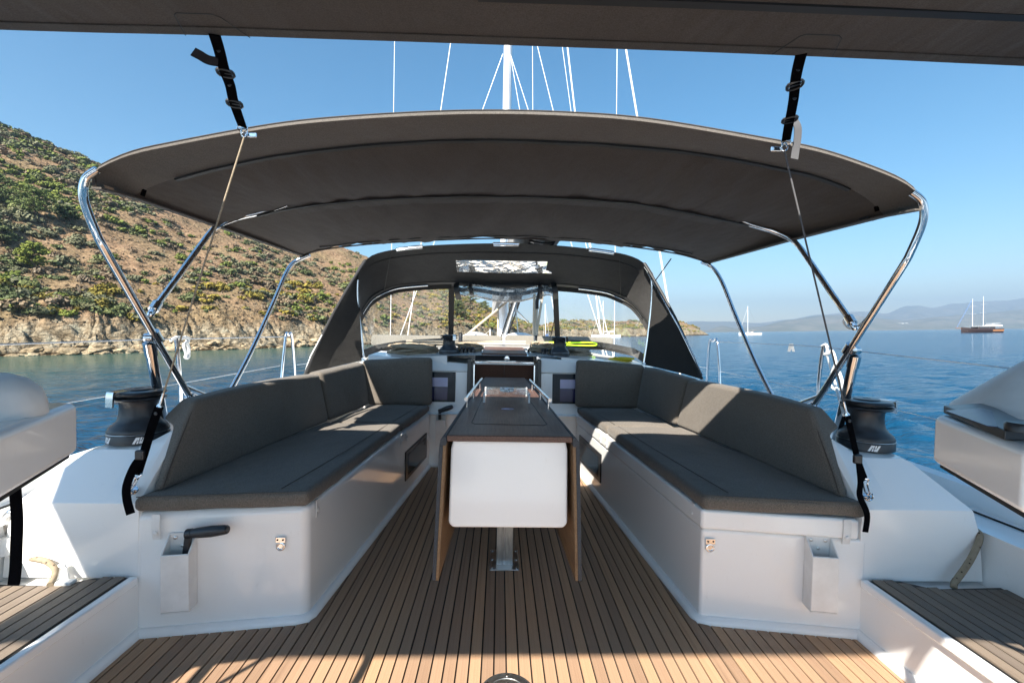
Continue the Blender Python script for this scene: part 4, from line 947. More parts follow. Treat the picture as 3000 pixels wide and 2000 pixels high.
upstrap(-1, [(629, 104), (643, 150), (657, 205), (674, 250), (683, 292), (696, 332), (710, 371)], [by(640, 182, 1.28), by(610, 176, 1.275), by(585, 162, 1.27), by(566, 152, 1.268)], 'webbing', rgL, 'twisted black webbing strap joining the awning to the left rear edge of the bimini')
upstrap(1, [(2347, 160), (2336, 205), (2330, 240), (2325, 290), (2316, 340), (2309, 375), (2303, 411)], [by(2322, 345, 1.50), by(2336, 370, 1.50), by(2337, 400, 1.505), by(2331, 440, 1.51), by(2327, 466, 1.51)], 'webbing_grey', rgR, 'black webbing strap joining the awning to the right rear edge of the bimini')
def stay(s, top, a, b_, mid_, e, tail, pad, label):
    o = thing('stay_strap', label, 'tie-down', pad, 'bimini tie-downs')
    part('wire', MB().tube([top, a], .0030, 8), 'rope' if s < 0 else 'webbing_grey', o)
    part('terminal', MB().tube([a+(top-a).normalized()*.05, a+(top-a).normalized()*.012, a], [.004, .004, .010], 10), 'chrome', o)
    part('webbing', MB().strap([a, b_, mid_, e], (1, .3, 0), .026, .004, 6), 'webbing', o)
    part('loose_end', MB().strap(tail, (1, .25, 0), .025, .003, 6), 'webbing', o)
    d = (mid_-b_).normalized(); q = mid_
    part('buckle', MB().box(q+Vector((-.006, -.008, 0)), (.030, .016, .034)), 'black_plastic', o, .006, 3)
    part('hook', MB().tube([e+Vector((-.014, 0, 0)), e+Vector((.014, 0, .004)), e+Vector((.006, -.004, -.012)), e.lerp(pad, .6)+Vector((.004, -.006, 0)), pad+Vector((0, -.01, .010)), e.lerp(pad, .7)+Vector((-.008, -.004, 0)), e+Vector((-.006, 0, -.014))], .0028, 7, 4, True), 'chrome', o)
    pe = part('padeye', MB().lathe([(.017, 0), (.016, .004), (.010, .006), (0, .006)], pad, 18, (0, -.66, .75)), 'chrome', o)
    part('eye', MB().tube([pad+Vector((.0, -.010, .006))+Vector((0, -.006+.008*math.cos(t), .004+.010*math.sin(t))) for t in [i*math.pi/7 for i in range(14)]], .003, 7, closed=True), 'chrome', pe)
    part('snap', MB().lathe([(.006, 0), (.006, .003), (0, .004)], a.lerp(b_, .35)+Vector((0, -.004, 0)), 12, (0, -1, 0)), 'black_plastic', o)
stay(-1, rgL+Vector((0, 0, -.012)), by(467, 1190, 1.60), by(446, 1248, 1.60), by(421, 1330, 1.585), by(402, 1390, 1.59), [by(418, 1335, 1.58), by(394, 1365, 1.575), by(372, 1420, 1.57), by(372, 1462, 1.565), by(383, 1505, 1.56)], by(391, 1437, 1.613), 'wire and black webbing tie-down running from the bimini to the left coaming')
stay(1, rgR+Vector((0, 0, -.012)), by(2481, 1215, 1.60), by(2493, 1262, 1.60), by(2512, 1342, 1.585), by(2534, 1405, 1.59), [by(2515, 1350, 1.58), by(2521, 1410, 1.575), by(2519, 1452, 1.57), by(2540, 1505, 1.565), by(2535, 1558, 1.56)], by(2541, 1455, 1.613), 'wire and black webbing tie-down running from the bimini to the right coaming')
# ================================================================== sprayhood
SHD = thing('sprayhood', 'black canvas sprayhood with clear windows over the companionway', 'sprayhood', (0, 3.9, .85))
NH = 61
hr = resample(smooth(arch([(1056, 905), (1048, 850), (1051, 795), (1075, 760), (1110, 742), (1190, 727), (1300, 718), (1480, 714), (1640, 721), (1780, 737), (1850, 752), (1890, 775), (1909, 810), (1909, 860), (1904, 912)], 3.75), 8), NH)
def tilt(px, py, t): return by(px, py, 3.78+.62*t)
fp_ = [(1050, 938, 0), (1072, 900, .22), (1096, 871, .45), (1143, 847, .72), (1192, 837, .88), (1312, 830, .98), (1480, 836, 1), (1629, 836, .98), (1759, 850, .88), (1806, 865, .72), (1846, 885, .45), (1874, 915, .22), (1896, 950, 0)]
hf = resample(smooth([tilt(*q) for q in fp_], 8), NH)
bs_ = [(1068, 1046, 3.86), (1090, 1036, 4.1), (1115, 1028, 4.35), (1201, 1014, 4.72), (1340, 1007, 4.9), (1480, 1006, 4.95), (1620, 1010, 4.9), (1752, 1020, 4.72), (1838, 1036, 4.35), (1862, 1044, 4.1), (1884, 1058, 3.86)]
hbm = resample(smooth([by(*q) for q in bs_], 8), NH)
# roof: rear bow to windscreen bow, with three grab slots in the rear hem and a skylight
rowsH = []
for i in range(15):
    t = i/14; rowsH.append([p.lerp(q, t)+Vector((0, 0, .022*math.sin(math.pi*t)*(1-abs(2*k/(NH-1)-1)**5))) for k, (p, q) in enumerate(zip(hr, hf))])
def roof_skip(i, j):
    u = (j+.5)/(NH-1)
    if 6 <= i <= 9 and abs(u-.5) < .118: return True
    if i == 0 and (abs(u-.5) < .032 or abs(u-.245) < .032 or abs(u-.755) < .032): return True
    return False
rf = MB(); rf.loft(rowsH, skip=roof_skip); rf.loft(offs(rowsH, .004), skip=roof_skip)
ROOF = part('roof', rf, 'hood_canvas', SHD, smooth_ang=70)
part('rear_bow', MB().tube(resample(smooth([by(1066, 1054, 3.75), by(1056, 960, 3.75), by(1047, 860, 3.75), by(1052, 800, 3.75), by(1076, 766, 3.75)], 6), 20)[:16], .0115, 12), 'chrome', SHD)
part('rear_bow', MB().tube(resample(smooth([by(1889, 780, 3.75), by(1908, 812, 3.75), by(1909, 870, 3.75), by(1900, 970, 3.75), by(1886, 1068, 3.75)], 6), 20), .0115, 12), 'chrome', SHD)
for a_, b_ in ((2, 18), (43, 59)): part('front_bow', MB().tube([p+Vector((0, -.02, -.016)) for p in hf[a_:b_]], .008, 10), 'chrome', SHD)
part('roof_seam', MB().tube([p+Vector((0, 0, -.004)) for p in rowsH[3][8:-8]], .0035, 5), 'black_rubber', ROOF)
part('front_hem', MB().strap([p+Vector((0, -.012, -.006)) for p in hf], (0, .8, -.6), .055, .004, 0), 'black_rubber', SHD)
for c_ in (.245, .5, .755):
    a, b_ = int(round((c_-.034)*(NH-1))), int(round((c_+.034)*(NH-1)))
    part('grab_slot_edge', MB().tube([rowsH[0][a]+Vector((0, .0, .004))]+[rowsH[1][k]+Vector((0, -.004, -.002)) for k in range(a, b_+1)]+[rowsH[0][b_]+Vector((0, 0, .004))], .007, 6), 'black_rubber', ROOF)
for c_ in (.245, .5, .755):
    a, b_ = int(round((c_-.034)*(NH-1))), int(round((c_+.034)*(NH-1))); part('grab_bar', MB().tube([rowsH[0][k]+Vector((0, .004, -.004)) for k in range(a, b_+1)], .010, 10), 'chrome', ROOF)
    part('grab_slot_edge', MB().tube([rowsH[0][k]+Vector((0, .004, .010)) for k in range(a, b_+1)], .004, 6), 'black_rubber', ROOF)
sky_rows = [[p+Vector((0, 0, -.001+.0035*noise.noise(p*3.5))) for p in r[22:39]] for r in rowsH[6:11]]
part('skylight', MB().loft(sky_rows), 'vinyl_roll', ROOF)
# side gussets and aft wings
for s in (-1, 1):
    ix = 0 if s < 0 else NH-1
    wing_bot = bx(893, 1098, -1.43) if s < 0 else bx(2056, 1110, 1.43)
    foot = by(1066, 1054, 3.75) if s < 0 else by(1886, 1068, 3.75)
    edge = [hr[8] if s < 0 else hr[-9]]+[(hr[6] if s < 0 else hr[-7]), (hr[4] if s < 0 else hr[-5]), (hr[2] if s < 0 else hr[-3])]+[(hr[0] if s < 0 else hr[-1]).lerp(foot, t) for t in (0, .33, .66, 1)]
    top = edge[0]+Vector((s*.005, 0, 0)); out = [top.lerp(wing_bot, t)+Vector((s*.03*math.sin(math.pi*t), 0, .0)) for t in [0, .10, .2, .32, .5, .68, .85, 1]]
    w_ = MB(); w_.loft([[e.lerp(o_2, t)+Vector((s*.02*math.sin(math.pi*t)+.006*noise.noise((e.lerp(o_2, t))*8), 0, 0)) for t in [i/10 for i in range(11)]] for e, o_2 in zip(edge, out)])
    W = part('side_wing', w_, 'hood_canvas', SHD, smooth_ang=70)
    part('wing_edge', MB().tube(out, .012, 8), 'black_rubber', W)
    part('wing_strap', MB().tube([out[5]+Vector((0, -.012, .0)), out[6]+Vector((s*.012, -.012, 0)), out[7]+Vector((s*.02, -.01, -.05))], .004, 6), 'white_rope', W)
    part('gusset_seam', MB().tube([hr[12 if s < 0 else -13]+Vector((0, .03, -.006)), hf[9 if s < 0 else -10]+Vector((0, -.02, -.002))], .003, 5), 'black_rubber', W)
    if s > 0: part('diagonal_tube', MB().tube([by(1893, 790, 3.77), by(1990, 960, 3.45), by(2058, 1100, 3.2)], .006, 8), 'chrome', SHD)
    part('bow_foot', MB().box(foot+Vector((0, 0, .004)), (.035, .03, .03)), 'chrome', SHD, .004, 2)
# windscreen panes
def wcol(k): return [hf[k].lerp(hbm[k], t)+Vector((0, .02*math.sin(math.pi*t), 0)) for t in [i/8 for i in range(9)]]
kL, kR = 21, 39
def pane(k0, k1): return MB().loft([wcol(k) for k in range(k0, k1+1)])
part('window', pane(0, kL), 'vinyl', SHD, label='left clear vinyl windscreen pane'); part('window', pane(kR, NH-1), 'vinyl', SHD, label='right clear vinyl windscreen pane')
for k in (kL, kR): part('window_post', MB().strap([p+Vector((0, -.004, 0)) for p in wcol(k)], (1, 0, 0), .055, .006, 0), 'hood_canvas', SHD)
part('window_hem', MB().strap([p+Vector((0, -.006, .028)) for p in hbm[:kL+1]], (0, .35, 1), .075, .005, 0), 'hood_canvas', SHD); part('window_hem', MB().strap([p+Vector((0, -.006, .028)) for p in hbm[kR:]], (0, .35, 1), .075, .005, 0), 'hood_canvas', SHD)
for k0, k1 in ((0, kL), (kR, NH-1)): part('window_hem', MB().strap([p+Vector((0, .0, -.03)) for p in hf[k0:k1+1]], (0, .35, -1), .05, .005, 0), 'hood_canvas', SHD)
# rolled-up middle window
rw_ = []
cpx = [(1335, 842), (1352, 853), (1380, 850), (1420, 856), (1470, 864), (1530, 863), (1580, 852), (1610, 853), (1628, 868)]
cen = smooth([by(px, py, 4.36) for px, py in cpx], 5); n_ = len(cen)
for i, p in enumerate(cen):
    t = i/(n_-1); rr = .022+.045*math.sin(math.pi*t)**.8+.006*noise.noise(Vector((i*.3, 0, 0)))
    rw_.append([p+Vector((0, math.cos(a)*rr*.7*(1+.2*noise.noise(Vector((i*.4, a*2, 3)))), math.sin(a)*rr*(1+.22*noise.noise(Vector((i*.35, a*2, 0)))))) for a in [2*math.pi*k/18 for k in range(18)]])
RW = part('rolled_window', MB().loft(rw_, True, True), 'vinyl_roll', SHD, smooth_ang=80, label='rolled-up clear middle window hanging under the windscreen bow')
core = MB().tube([p+Vector((0, .0, .01)) for p in cen[3:-3]], [.02, .02], 10); part('roll_hem', core, 'hood_canvas', RW)
for i0, px_ in ((0, 1338), (1, 1379), (2, 1580), (3, 1622)):
    q = by(px_, 838, 4.33); part('roll_strap', MB().strap([q+Vector((0, .03, .03)), q+Vector((0, -.05, -.01)), q+Vector((.012, -.055, -.07)), q+Vector((.02, .02, -.12 if i0 != 1 else -.08))], (1, 0, .2), .05 if i0 in (0, 3) else .03, .008, 5), 'black_rubber', RW)
part('roll_strap', MB().strap([by(1583, 848, 4.30), by(1574, 880, 4.30), by(1574, 905, 4.30)], (1, 0, 0), .03, .005, 3), 'black_rubber', RW)

# ================================================================== things on the coachroof
def coil(name, label, c, rx, ry, rz, r, turns, m, seed):
    rng = random.Random(seed); c = Vector(c); pts = []
    for i in range(turns*14):
        a = i*2*math.pi/14*(1+.03*math.sin(i*.13)); k = .55+.45*math.sin(i*.37+seed)*rng.uniform(.6, 1)
        pts.append(c+Vector((rx*k*math.cos(a)+rng.uniform(-.015, .015), ry*k*math.sin(a)*rng.uniform(.8, 1.1), r+rz*(.5+.5*math.sin(i*.23+seed*2))*(1-.5*abs(k-.5)))))
    return single(name, MB().tube(pts, r, 7, 4), m, label, 'rope', loc=c)
coil('rope_coil', 'large tangled heap of beige rope left of the left coachroof winch', (-.78, 3.90, .850), .22, .10, .085, .0085, 26, 'rope', 3)
coil('rope_coil', 'small heap of beige rope between the left coachroof winch and the companionway', (-.31, 3.96, .880), .13, .10, .07, .0085, 15, 'rope', 8)
coil('rope_coil', 'bundle of beige rope left of the right coachroof winch', (.33, 3.98, .882), .12, .10, .085, .0095, 14, 'rope', 5)
coil('rope_coil', 'flat bundle of brown rope right of the right coachroof winch', (.64, 3.95, .862), .12, .08, .055, .009, 14, 'rope', 12)
coil('rope_coil', 'small tangle of yellow rope near the right sprayhood foot', (1.00, 3.86, .826), .11, .05, .03, .005, 16, 'yellow_rope', 21)
for s, n_ in ((-1, 4), (1, 2)):
    ct = thing('rope_clutch', f'bank of black rope clutches beside the {sidew(s)} coachroof winch', 'rope clutch', (s*.30, 3.86, .875))
    for k in range(n_):
        x = s*.36-s*.0+(-s)*k*.032; b_ = part('body', MB().box((x, 3.90, .895), (.026, .12, .04)), 'black_plastic', ct, .004, 2); part('lever', MB().tube([(x, 3.86, .918), (x, 3.83, .922), (x, 3.815, .912)], .011, 10), 'black_plastic', b_)
for k, (py0, py1) in enumerate(((999, 1000), (1006, 1007))):
    single('running_line', MB().tube([by(1190, py0-1, 4.62), by(1380, py0, 4.60), by(1540, py1, 4.6)], .0085, 8, 3), 'rope_pale', ('upper' if k == 0 else 'lower')+' pale control line led across the coachroof behind the winches', 'rope')
single('lime_line', MB().tube([by(1580, 1002, 4.55), by(1660, 1003, 4.55), by(1735, 1003, 4.6), by(1748, 1008, 4.62), by(1735, 1012, 4.6), by(1660, 1010, 4.55)], .0075, 8, 4), 'lime_rope', 'bright lime green rope lying behind the right coachroof winch', 'rope')
single('black_sheet', MB().tube([by(1546, 1040, 3.95), by(1552, 1022, 3.98), by(1568, 1020, 4.0), by(1585, 1012, 4.0), by(1570, 1005, 4.05), by(1556, 1012, 4.0), by(1560, 1028, 3.96), by(1590, 1020, 4.0)], .011, 8, 6), 'black_rope', 'thick black rope looped beside the right clutches', 'rope')
vp = single('vent_pipe', MB().lathe([(.02, 0), (.02, .09), (.014, .10), (0, .1)], by(1349, 1004, 4.5), 14), 'black_plastic', 'short black post beside the left windscreen upright', 'post')
bp2 = thing('turning_block', 'black turning block and rope tail standing on the coachroof right of the mast', 'block', by(1569, 1005, 4.75))
part('stand', MB().tube([by(1569, 1005, 4.75), by(1568, 985, 4.75)], .018, 10), 'brushed_steel', bp2); part('cheek', MB().lathe([(0, -.014), (.03, -.012), (.03, .012), (0, .014)], by(1570, 990, 4.75), 18, (1, 0, 0)), 'black_plastic', bp2)
# sun pads forward of the windscreen
for k, (a, b_, nm) in enumerate(((1085, 1348, 'far left'), (1352, 1473, 'centre left'), (1481, 1568, 'centre right'), (1573, 1800, 'far right'))):
    p0, p1 = by(a, 1003, 5.15), by(b_, 1003, 5.15); zt_ = by((a+b_)/2, 982 if k != 3 else 986, 5.2).z
    single('sun_pad', MB().pillow([(p0.x, 5.15, .86), (p1.x, 5.15, .86), (p1.x, 5.95, .86), (p0.x, 5.95, .86), (p0.x, 5.17, zt_), (p1.x, 5.17, zt_), (p1.x, 5.95, zt_-.02), (p0.x, 5.95, zt_-.02)], .03, .004, 10, .003, k), 'sunpad', f'{nm} taupe sun pad lying on the coachroof in front of the windscreen', 'sun pad', group='sun pads on the coachroof')
for k, (px_, py_, wv, nm) in enumerate(((1395, 978, .10, 'left of the mast'), (1521, 979, .11, 'right of the mast'))):
    p = by(px_, py_, 6.7); single('deck_dome', MB().lathe([(wv*2.3, -.10), (wv*2.2, -.04), (wv*1.6, -.005), (wv*.8, .022), (0, .028)], p, 24), 'white_paint', f'low white dome on the foredeck {nm}', 'deck vent')

# ================================================================== mast, boom and rigging
MS = thing('mast', 'white aluminium mast rising above the canopies', 'mast', (0, 7.5, .82))
def mrow(z, k=1.0): return [Vector((.070*k*math.cos(a)+.008, 7.5+.13*k*math.sin(a), z)) for a in [2*math.pi*i/24 for i in range(24)]]
part('tube', MB().loft([mrow(.8), mrow(6), mrow(17, .8)], True, True), 'alu_white', MS)
part('sail_track', MB().box((.015, 7.365, 8.5), (.03, .012, 14)), 'brushed_steel', MS)
for s in (-1, 1):
    for z in (6.6, 11.4): part('spreader', MB().tube([(0, 7.5, z), (s*1.25, 7.35, z+.12)], [.035, .022], 10), 'alu_white', MS)
BO = thing('boom', 'boom with grey canvas sail bag above the sprayhood', 'boom', (0, 7.3, 1.5))
b0, b1 = Vector((.02, 7.35, 1.55)), Vector((.30, 3.62, 1.93))
part('spar', MB().tube([b0, b1], .075, 16), 'alu_white', BO); part('end_cap', MB().lathe([(.078, 0), (.07, .03), (.03, .045), (0, .047)], b1, 18, (b1-b0)), 'white_paint', BO)
rowsB = []
for i in range(16):
    t = i/15; c_ = b0.lerp(b1, t); wv = .20+.05*noise.noise(Vector((t*6, 0, 0))); dp_ = .10*(1-t)**1.5+.012*math.sin(t*17)
    rowsB.append([c_+Vector(q) for q in ((-.10-.10*(1-t), 0, -.08-dp_*1.6), (-wv*.9, 0, -.04-dp_*.3), (-wv, 0, .12), (-wv*.6, 0, .36), (0, 0, .48), (wv*.6, 0, .36), (wv, 0, .12), (wv*.9, 0, -.04-dp_*.3), (.10+.08*(1-t), 0, -.06-dp_*1.5), (.02, 0, .02))])
part('sail_bag', MB().loft(rowsB, True, True), 'sail_bag', BO, smooth_ang=60)
for k in range(5):
    t = .86+.024*k; c_ = b0.lerp(b1, t); part('bag_lashing', MB().tube([c_+Vector((.16, 0, .02)), c_+Vector((.13, 0, -.07)), c_+Vector((.02, 0, -.085)), c_+Vector((-.1, 0, -.06))], .008, 6, 3), 'black_rope', BO)
vg = thing('boom_vang', 'grey and black boom vang strut rising from the mast foot', 'vang', by(1477, 985, 7.3))
va, vb = by(1477, 988, 7.25), by(1515, 868, 6.3)
part('strut', MB().tube([va, vb], .030, 12), 'brushed_steel', vg); part('tackle', MB().tube([va+Vector((-.05, 0, 0)), vb+Vector((-.05, 0, -.03))], .012, 8), 'black_rope', vg); part('tackle', MB().tube([va+Vector((.05, 0, 0)), vb+Vector((.05, 0, -.03))], .012, 8), 'black_rope', vg)
part('fitting', MB().box(vb, (.10, .12, .14)), 'black_plastic', vg, .01, 2)
def px_line(name, label, p, q, y, r, m='alu_white', zlo=.42, zhi=14, cat='stay', grp='standing rigging'):
    a, b_ = by(*p, y), by(*q, y); d = (a-b_)
    if d.z < 0: d = -d
    d.normalize(); lo_ = b_+d*((zlo-b_.z)/d.z) if zlo is not None else b_; hi = b_+d*((zhi-b_.z)/d.z) if zhi is not None else a
    return single(name, MB().tube([lo_, hi], r*.7, 6), m, label, cat, loc=lo_, group=grp)
px_line('shroud', 'vertical wire shroud left of the mast', (1156, 117), (1153, 330), 7.5, .007)
px_line('shroud', 'vertical wire shroud far right of the mast', (1808, 139), (1806, 344), 7.5, .007)
px_line('lazy_jack', 'slanting white line left of the mast above the bimini', (1321, 121), (1291, 325), 7.2, .010, 'white_rope')
px_line('shroud', 'short wire slanting down left from the mast', (1471, 165), (1413, 324), 7.4, .008, zhi=5.45)
px_line('shroud', 'wire slanting down right from the mast, the outer of two', (1491, 147), (1549, 327), 7.4, .008, zhi=5.5)
px_line('shroud', 'wire slanting down right from the mast, the inner of two', (1495, 160), (1523, 325), 7.4, .007, zhi=5.5)
px_line('halyard', 'thin vertical halyard just right of the mast', (1560, 130), (1561, 328), 7.3, .006, 'white_rope')
px_line('lazy_jack', 'slanting line right of the thin vertical halyard', (1573, 130), (1622, 330), 7.2, .008, 'white_rope')
px_line('halyard', 'thin slanting halyard beside the thick white halyard', (1647, 134), (1674, 333), 7.0, .006, 'white_rope')
px_line('halyard', 'thick white halyard slanting right of the mast', (1662, 134), (1685, 333), 7.0, .016, 'white_rope')
px_line('backstay', 'thick white line slanting far right above the bimini', (1833, 139), (1868, 349), 6.8, .020, 'white_rope')
for k, (p, q, r, m, lb) in enumerate((((1566, 860), (1563, 985), .020, 'rope_pale', 'pale rope hanging right of the mast, left one of three'), ((1573, 880), (1569, 985), .020, 'rope_pale', 'pale rope hanging right of the mast, middle one of three'), ((1591, 855), (1570, 990), .018, 'rope_pale', 'pale rope hanging right of the mast, right slanting one of three'),
        ((1635, 880), (1614, 985), .006, 'black_rope', 'thin dark line beside the right windscreen post'), ((1370, 978), (1505, 868), .016, 'rope_pale', 'pale rope slanting up to the boom left of the mast'), ((1511, 900), (1518, 975), .008, 'brushed_steel', 'thin wire right of the vang'), ((1513, 908), (1548, 945), .010, 'brushed_steel', 'short wire slanting right below the sail bag'))):
    single('hanging_line', MB().tube([by(*q, 6.4 if k != 4 else 6.9), by(*p, 6.4)], r, 7), m, lb, 'rope')
single('hanging_line', MB().tube([by(1458, 985, 7.0), by(1460, 880, 7.2)], .012, 7), 'rope_pale', 'halyard running down the left side of the mast', 'rope')
single('hanging_line', MB().tube([by(1497, 985, 7.1), by(1491, 890, 7.2)], .012, 7), 'rope_pale', 'halyard running down the right side of the mast', 'rope')
single('hood_guy', MB().tube([by(1966, 758, 3.14), by(1920, 822, 3.6)], .004, 6), 'black_rope', 'thin dark line between the bimini front corner and the sprayhood', 'line')

# ================================================================== guard rails
def guard(s):
    sd = sidew(s); X0 = -1.93 if s < 0 else 1.97
    f = (lambda px, py: bx(px, py, X0))
    if s < 0: A, B_ = [(818, 1118), (836, 992), (845, 982), (856, 992), (868, 1100)], [(531, 1180), (527, 1120), (516, 990)]
    else: A, B_ = [(2070, 1118), (2078, 1010), (2090, 999), (2103, 1010), (2115, 1130)], [(2396, 1175), (2400, 1110), (2413, 1014)]
    g_ = thing('gate_stanchion', f'U-shaped stainless gate stanchion on the {sd} side deck', 'stanchion', Vector((X0, f(*A[0]).y, .39)), 'guard rail stanchions')
    P_ = [f(*q) for q in A]; P_[0].z = .40; P_[-1].z = .40; part('tube', MB().tube(P_, .011, 12, 8), 'chrome', g_)
    for q in (P_[0], P_[-1]): part('base', MB().lathe([(.025, 0), (.025, .006), (.014, .012), (.0135, .04), (0, .04)], (q.x, q.y, .392), 14), 'chrome', g_)
    t_ = thing('stanchion', f'single stainless stanchion on the {sd} side deck behind the bimini leg', 'stanchion', Vector((X0, f(*B_[0]).y, .39)), 'guard rail stanchions')
    Q_ = [f(*q) for q in B_]; Q_[0].z = .40; part('tube', MB().tube(Q_, .0115, 12, 4), 'chrome', t_); part('base', MB().lathe([(.025, 0), (.025, .006), (.014, .012), (.0135, .05), (0, .05)], (Q_[0].x, Q_[0].y, .392), 14), 'chrome', t_)
    if s < 0: up, lw = [(-250, 1020), (0, 1009), (440, 994), (516, 993), (700, 989), (838, 986)], [(-60, 1222), (228, 1174), (530, 1122), (820, 1071)]
    else: up, lw = [(2100, 1001), (2200, 1005), (2320, 1010), (2413, 1016), (2520, 1029), (3000, 1083), (3300, 1118)], [(2110, 1088), (2155, 1096), (2400, 1148), (2700, 1218), (3000, 1290)]
    single('guard_wire', MB().tube([f(*q) for q in up], .0032, 6), 'brushed_steel', f'upper guard wire along the {sd} side deck', 'wire', group='guard wires')
    single('guard_wire', MB().tube([f(*q) for q in lw], .0032, 6), 'brushed_steel', f'lower guard wire along the {sd} side deck', 'wire', group='guard wires')
    if s < 0:
        fwd = [f(*q) for q in ((870, 1068), (905, 1064), (1000, 1050))]; single('guard_wire', MB().tube(fwd, .0032, 6), 'brushed_steel', 'short guard wire forward of the left gate stanchion', 'wire', group='guard wires')
        single('fender_line', MB().tube([f(500, 998), f(512, 990), f(530, 992), f(545, 988), f(552, 1000), f(538, 1010), f(545, 1035), f(543, 1047), f(552, 1046), f(553, 1020), f(548, 1000), f(552, 990), f(515, 988)], .0085, 8, 6), 'white_rope', 'white rope knotted on the left guard wire and hanging in a loop', 'rope')
    else:
        fl_ = [f(2408, 1014), f(2420, 1010), f(2424, 1030), f(2415, 1038), f(2428, 1036), f(2438, 1028), f(2448, 1060), f(2440, 1085), f(2432, 1110), f(2434, 1130), f(2450, 1142), f(2464, 1138), f(2468, 1125), f(2462, 1100), f(2450, 1070)]
        single('fender_line', MB().tube(fl_, .0085, 8, 6), 'white_rope', 'white rope knotted on the right stanchion and hanging in a loop', 'rope')
        single('tail_line', MB().tube([f(2423, 1040), f(2440, 1100), by(2462, 1175, 2.0), by(2473, 1215, 1.85)], .007, 8, 4), 'white_rope', 'straight white line running down from the right stanchion to the winch', 'rope')
        cp = thing('clothes_peg', 'white clothes peg clipped on the right guard wire', 'peg', f(2318, 1010))
        for d in (-1, 1): part('leg', MB().hexa(hexc([f(2318+d*1-3, 1006)+Vector((0, a, 0)) for a in (-.006, .006)]+[f(2318+d*1+3, 1006)+Vector((0, a, 0)) for a in (.006, -.006)], [f(2318+d*7-3, 1030)+Vector((0, a, 0)) for a in (-.006, .006)]+[f(2318+d*7+3, 1030)+Vector((0, a, 0)) for a in (.006, -.006)])), 'white_plastic', cp, .001, 1)
        single('guard_wire', MB().tube([f(2072, 1078), f(2045, 1073)], .0032, 6), 'brushed_steel', 'short guard wire forward of the right gate stanchion', 'wire', group='guard wires')
guard(-1); guard(1)

# ================================================================== helm consoles
def console(s):
    sd = sidew(s); k = thing('helm_console', f'white helm console at the {sd} picture edge', 'helm console', (s*1.15, .75, 0), 'helm consoles')
    C, A_, D_, E_ = (s*.945, 1.0), (s*.805, .70), (s*1.40, .58), (s*1.46, .97)
    part('housing', MB().prism([C, A_, D_, E_], .812, .922), 'gelcoat', k, .016, 5)
    part('gasket', MB().prism([(s*.958, .992), (s*.822, .706), (s*1.39, .59), (s*1.44, .96)], .803, .8105), 'black_rubber', k)
    part('pedestal', MB().prism([(s*1.32, .90), (s*1.32, .66), (s*1.46, .64), (s*1.46, .88)], .214, .803), 'gelcoat', k, .03, 4)
    if s < 0:
        c_ = by(-45, 1200, .84); c_.z = .921
        part('compass_dome', MB().lathe([(.082, 0), (.081, .02), (.074, .045), (.055, .066), (.03, .077), (0, .081)], c_, 36), 'white_plastic', k)
    else:
        pl_ = [bz(2763, 1208, .925), bz(2875, 1201, .925), bz(2915, 1214, .925), bz(3060, 1290, .925), bz(2942, 1288, .925)]
        sc = part('screen_bezel', MB().prism([(p.x, p.y) for p in pl_], .924, .942), 'black_plastic', k, .003, 2)
        q_ = [bz(2768, 1203, .9425), bz(2875, 1197, .9425), bz(2908, 1208, .9425), bz(2924, 1251, .9425), bz(2890, 1247, .9425)]
        part('screen', MB().prism([(p.x, p.y) for p in q_], .9425, .9435), 'screen_glass', sc, smooth_ang=0)
        part('knob', MB().lathe([(.020, 0), (.020, .010), (.017, .014), (0, .014)], bz(2990, 1262, .942), 20), 'black_plastic', k)
        c_ = bz(3075, 1212, .922)
        part('binnacle_hood', MB().lathe([(.170, 0), (.165, .008), (.050, .118), (.042, .124), (0, .126)], c_, 36), 'white_plastic', k)
    return k
console(-1); console(1)
for s in (-1, 1):
    hw = thing('steering_wheel', f'thin-rimmed steering wheel behind the {sidew(s)} helm console, outside the picture', 'steering wheel', (s*1.32, .42, .0), 'steering wheels')
    c_ = Vector((s*1.32, .42, .80)); cs = [Vector((math.cos(a), .12*math.sin(a), math.sin(a))) for a in [i*math.pi/24 for i in range(48)]]
    part('rim', MB().tube([c_+v_*.46 for v_ in cs], .014, 8, closed=True), 'black_rubber', hw)
    for k in range(5): part('spoke', MB().tube([c_, c_+cs[int(k*9.6)]*.455], .009, 8), 'chrome', hw)
    part('hub', MB().lathe([(.05, -.03), (.05, .02), (.03, .035), (0, .036)], c_, 20, (0, -1, 0)), 'chrome', hw); part('axle', MB().tube([c_, c_+Vector((s*.02, .30, .06))], .02, 10), 'chrome', hw)
single('hanging_tie', MB().strap([by(44, 1425, .86), by(50, 1520, .86), by(48, 1600, .86), by(46, 1660, .86), by(40, 1712, .86)], (1, .2, 0), .017, .004, 5), 'webbing', 'black velcro tie hanging under the left helm console', 'strap')
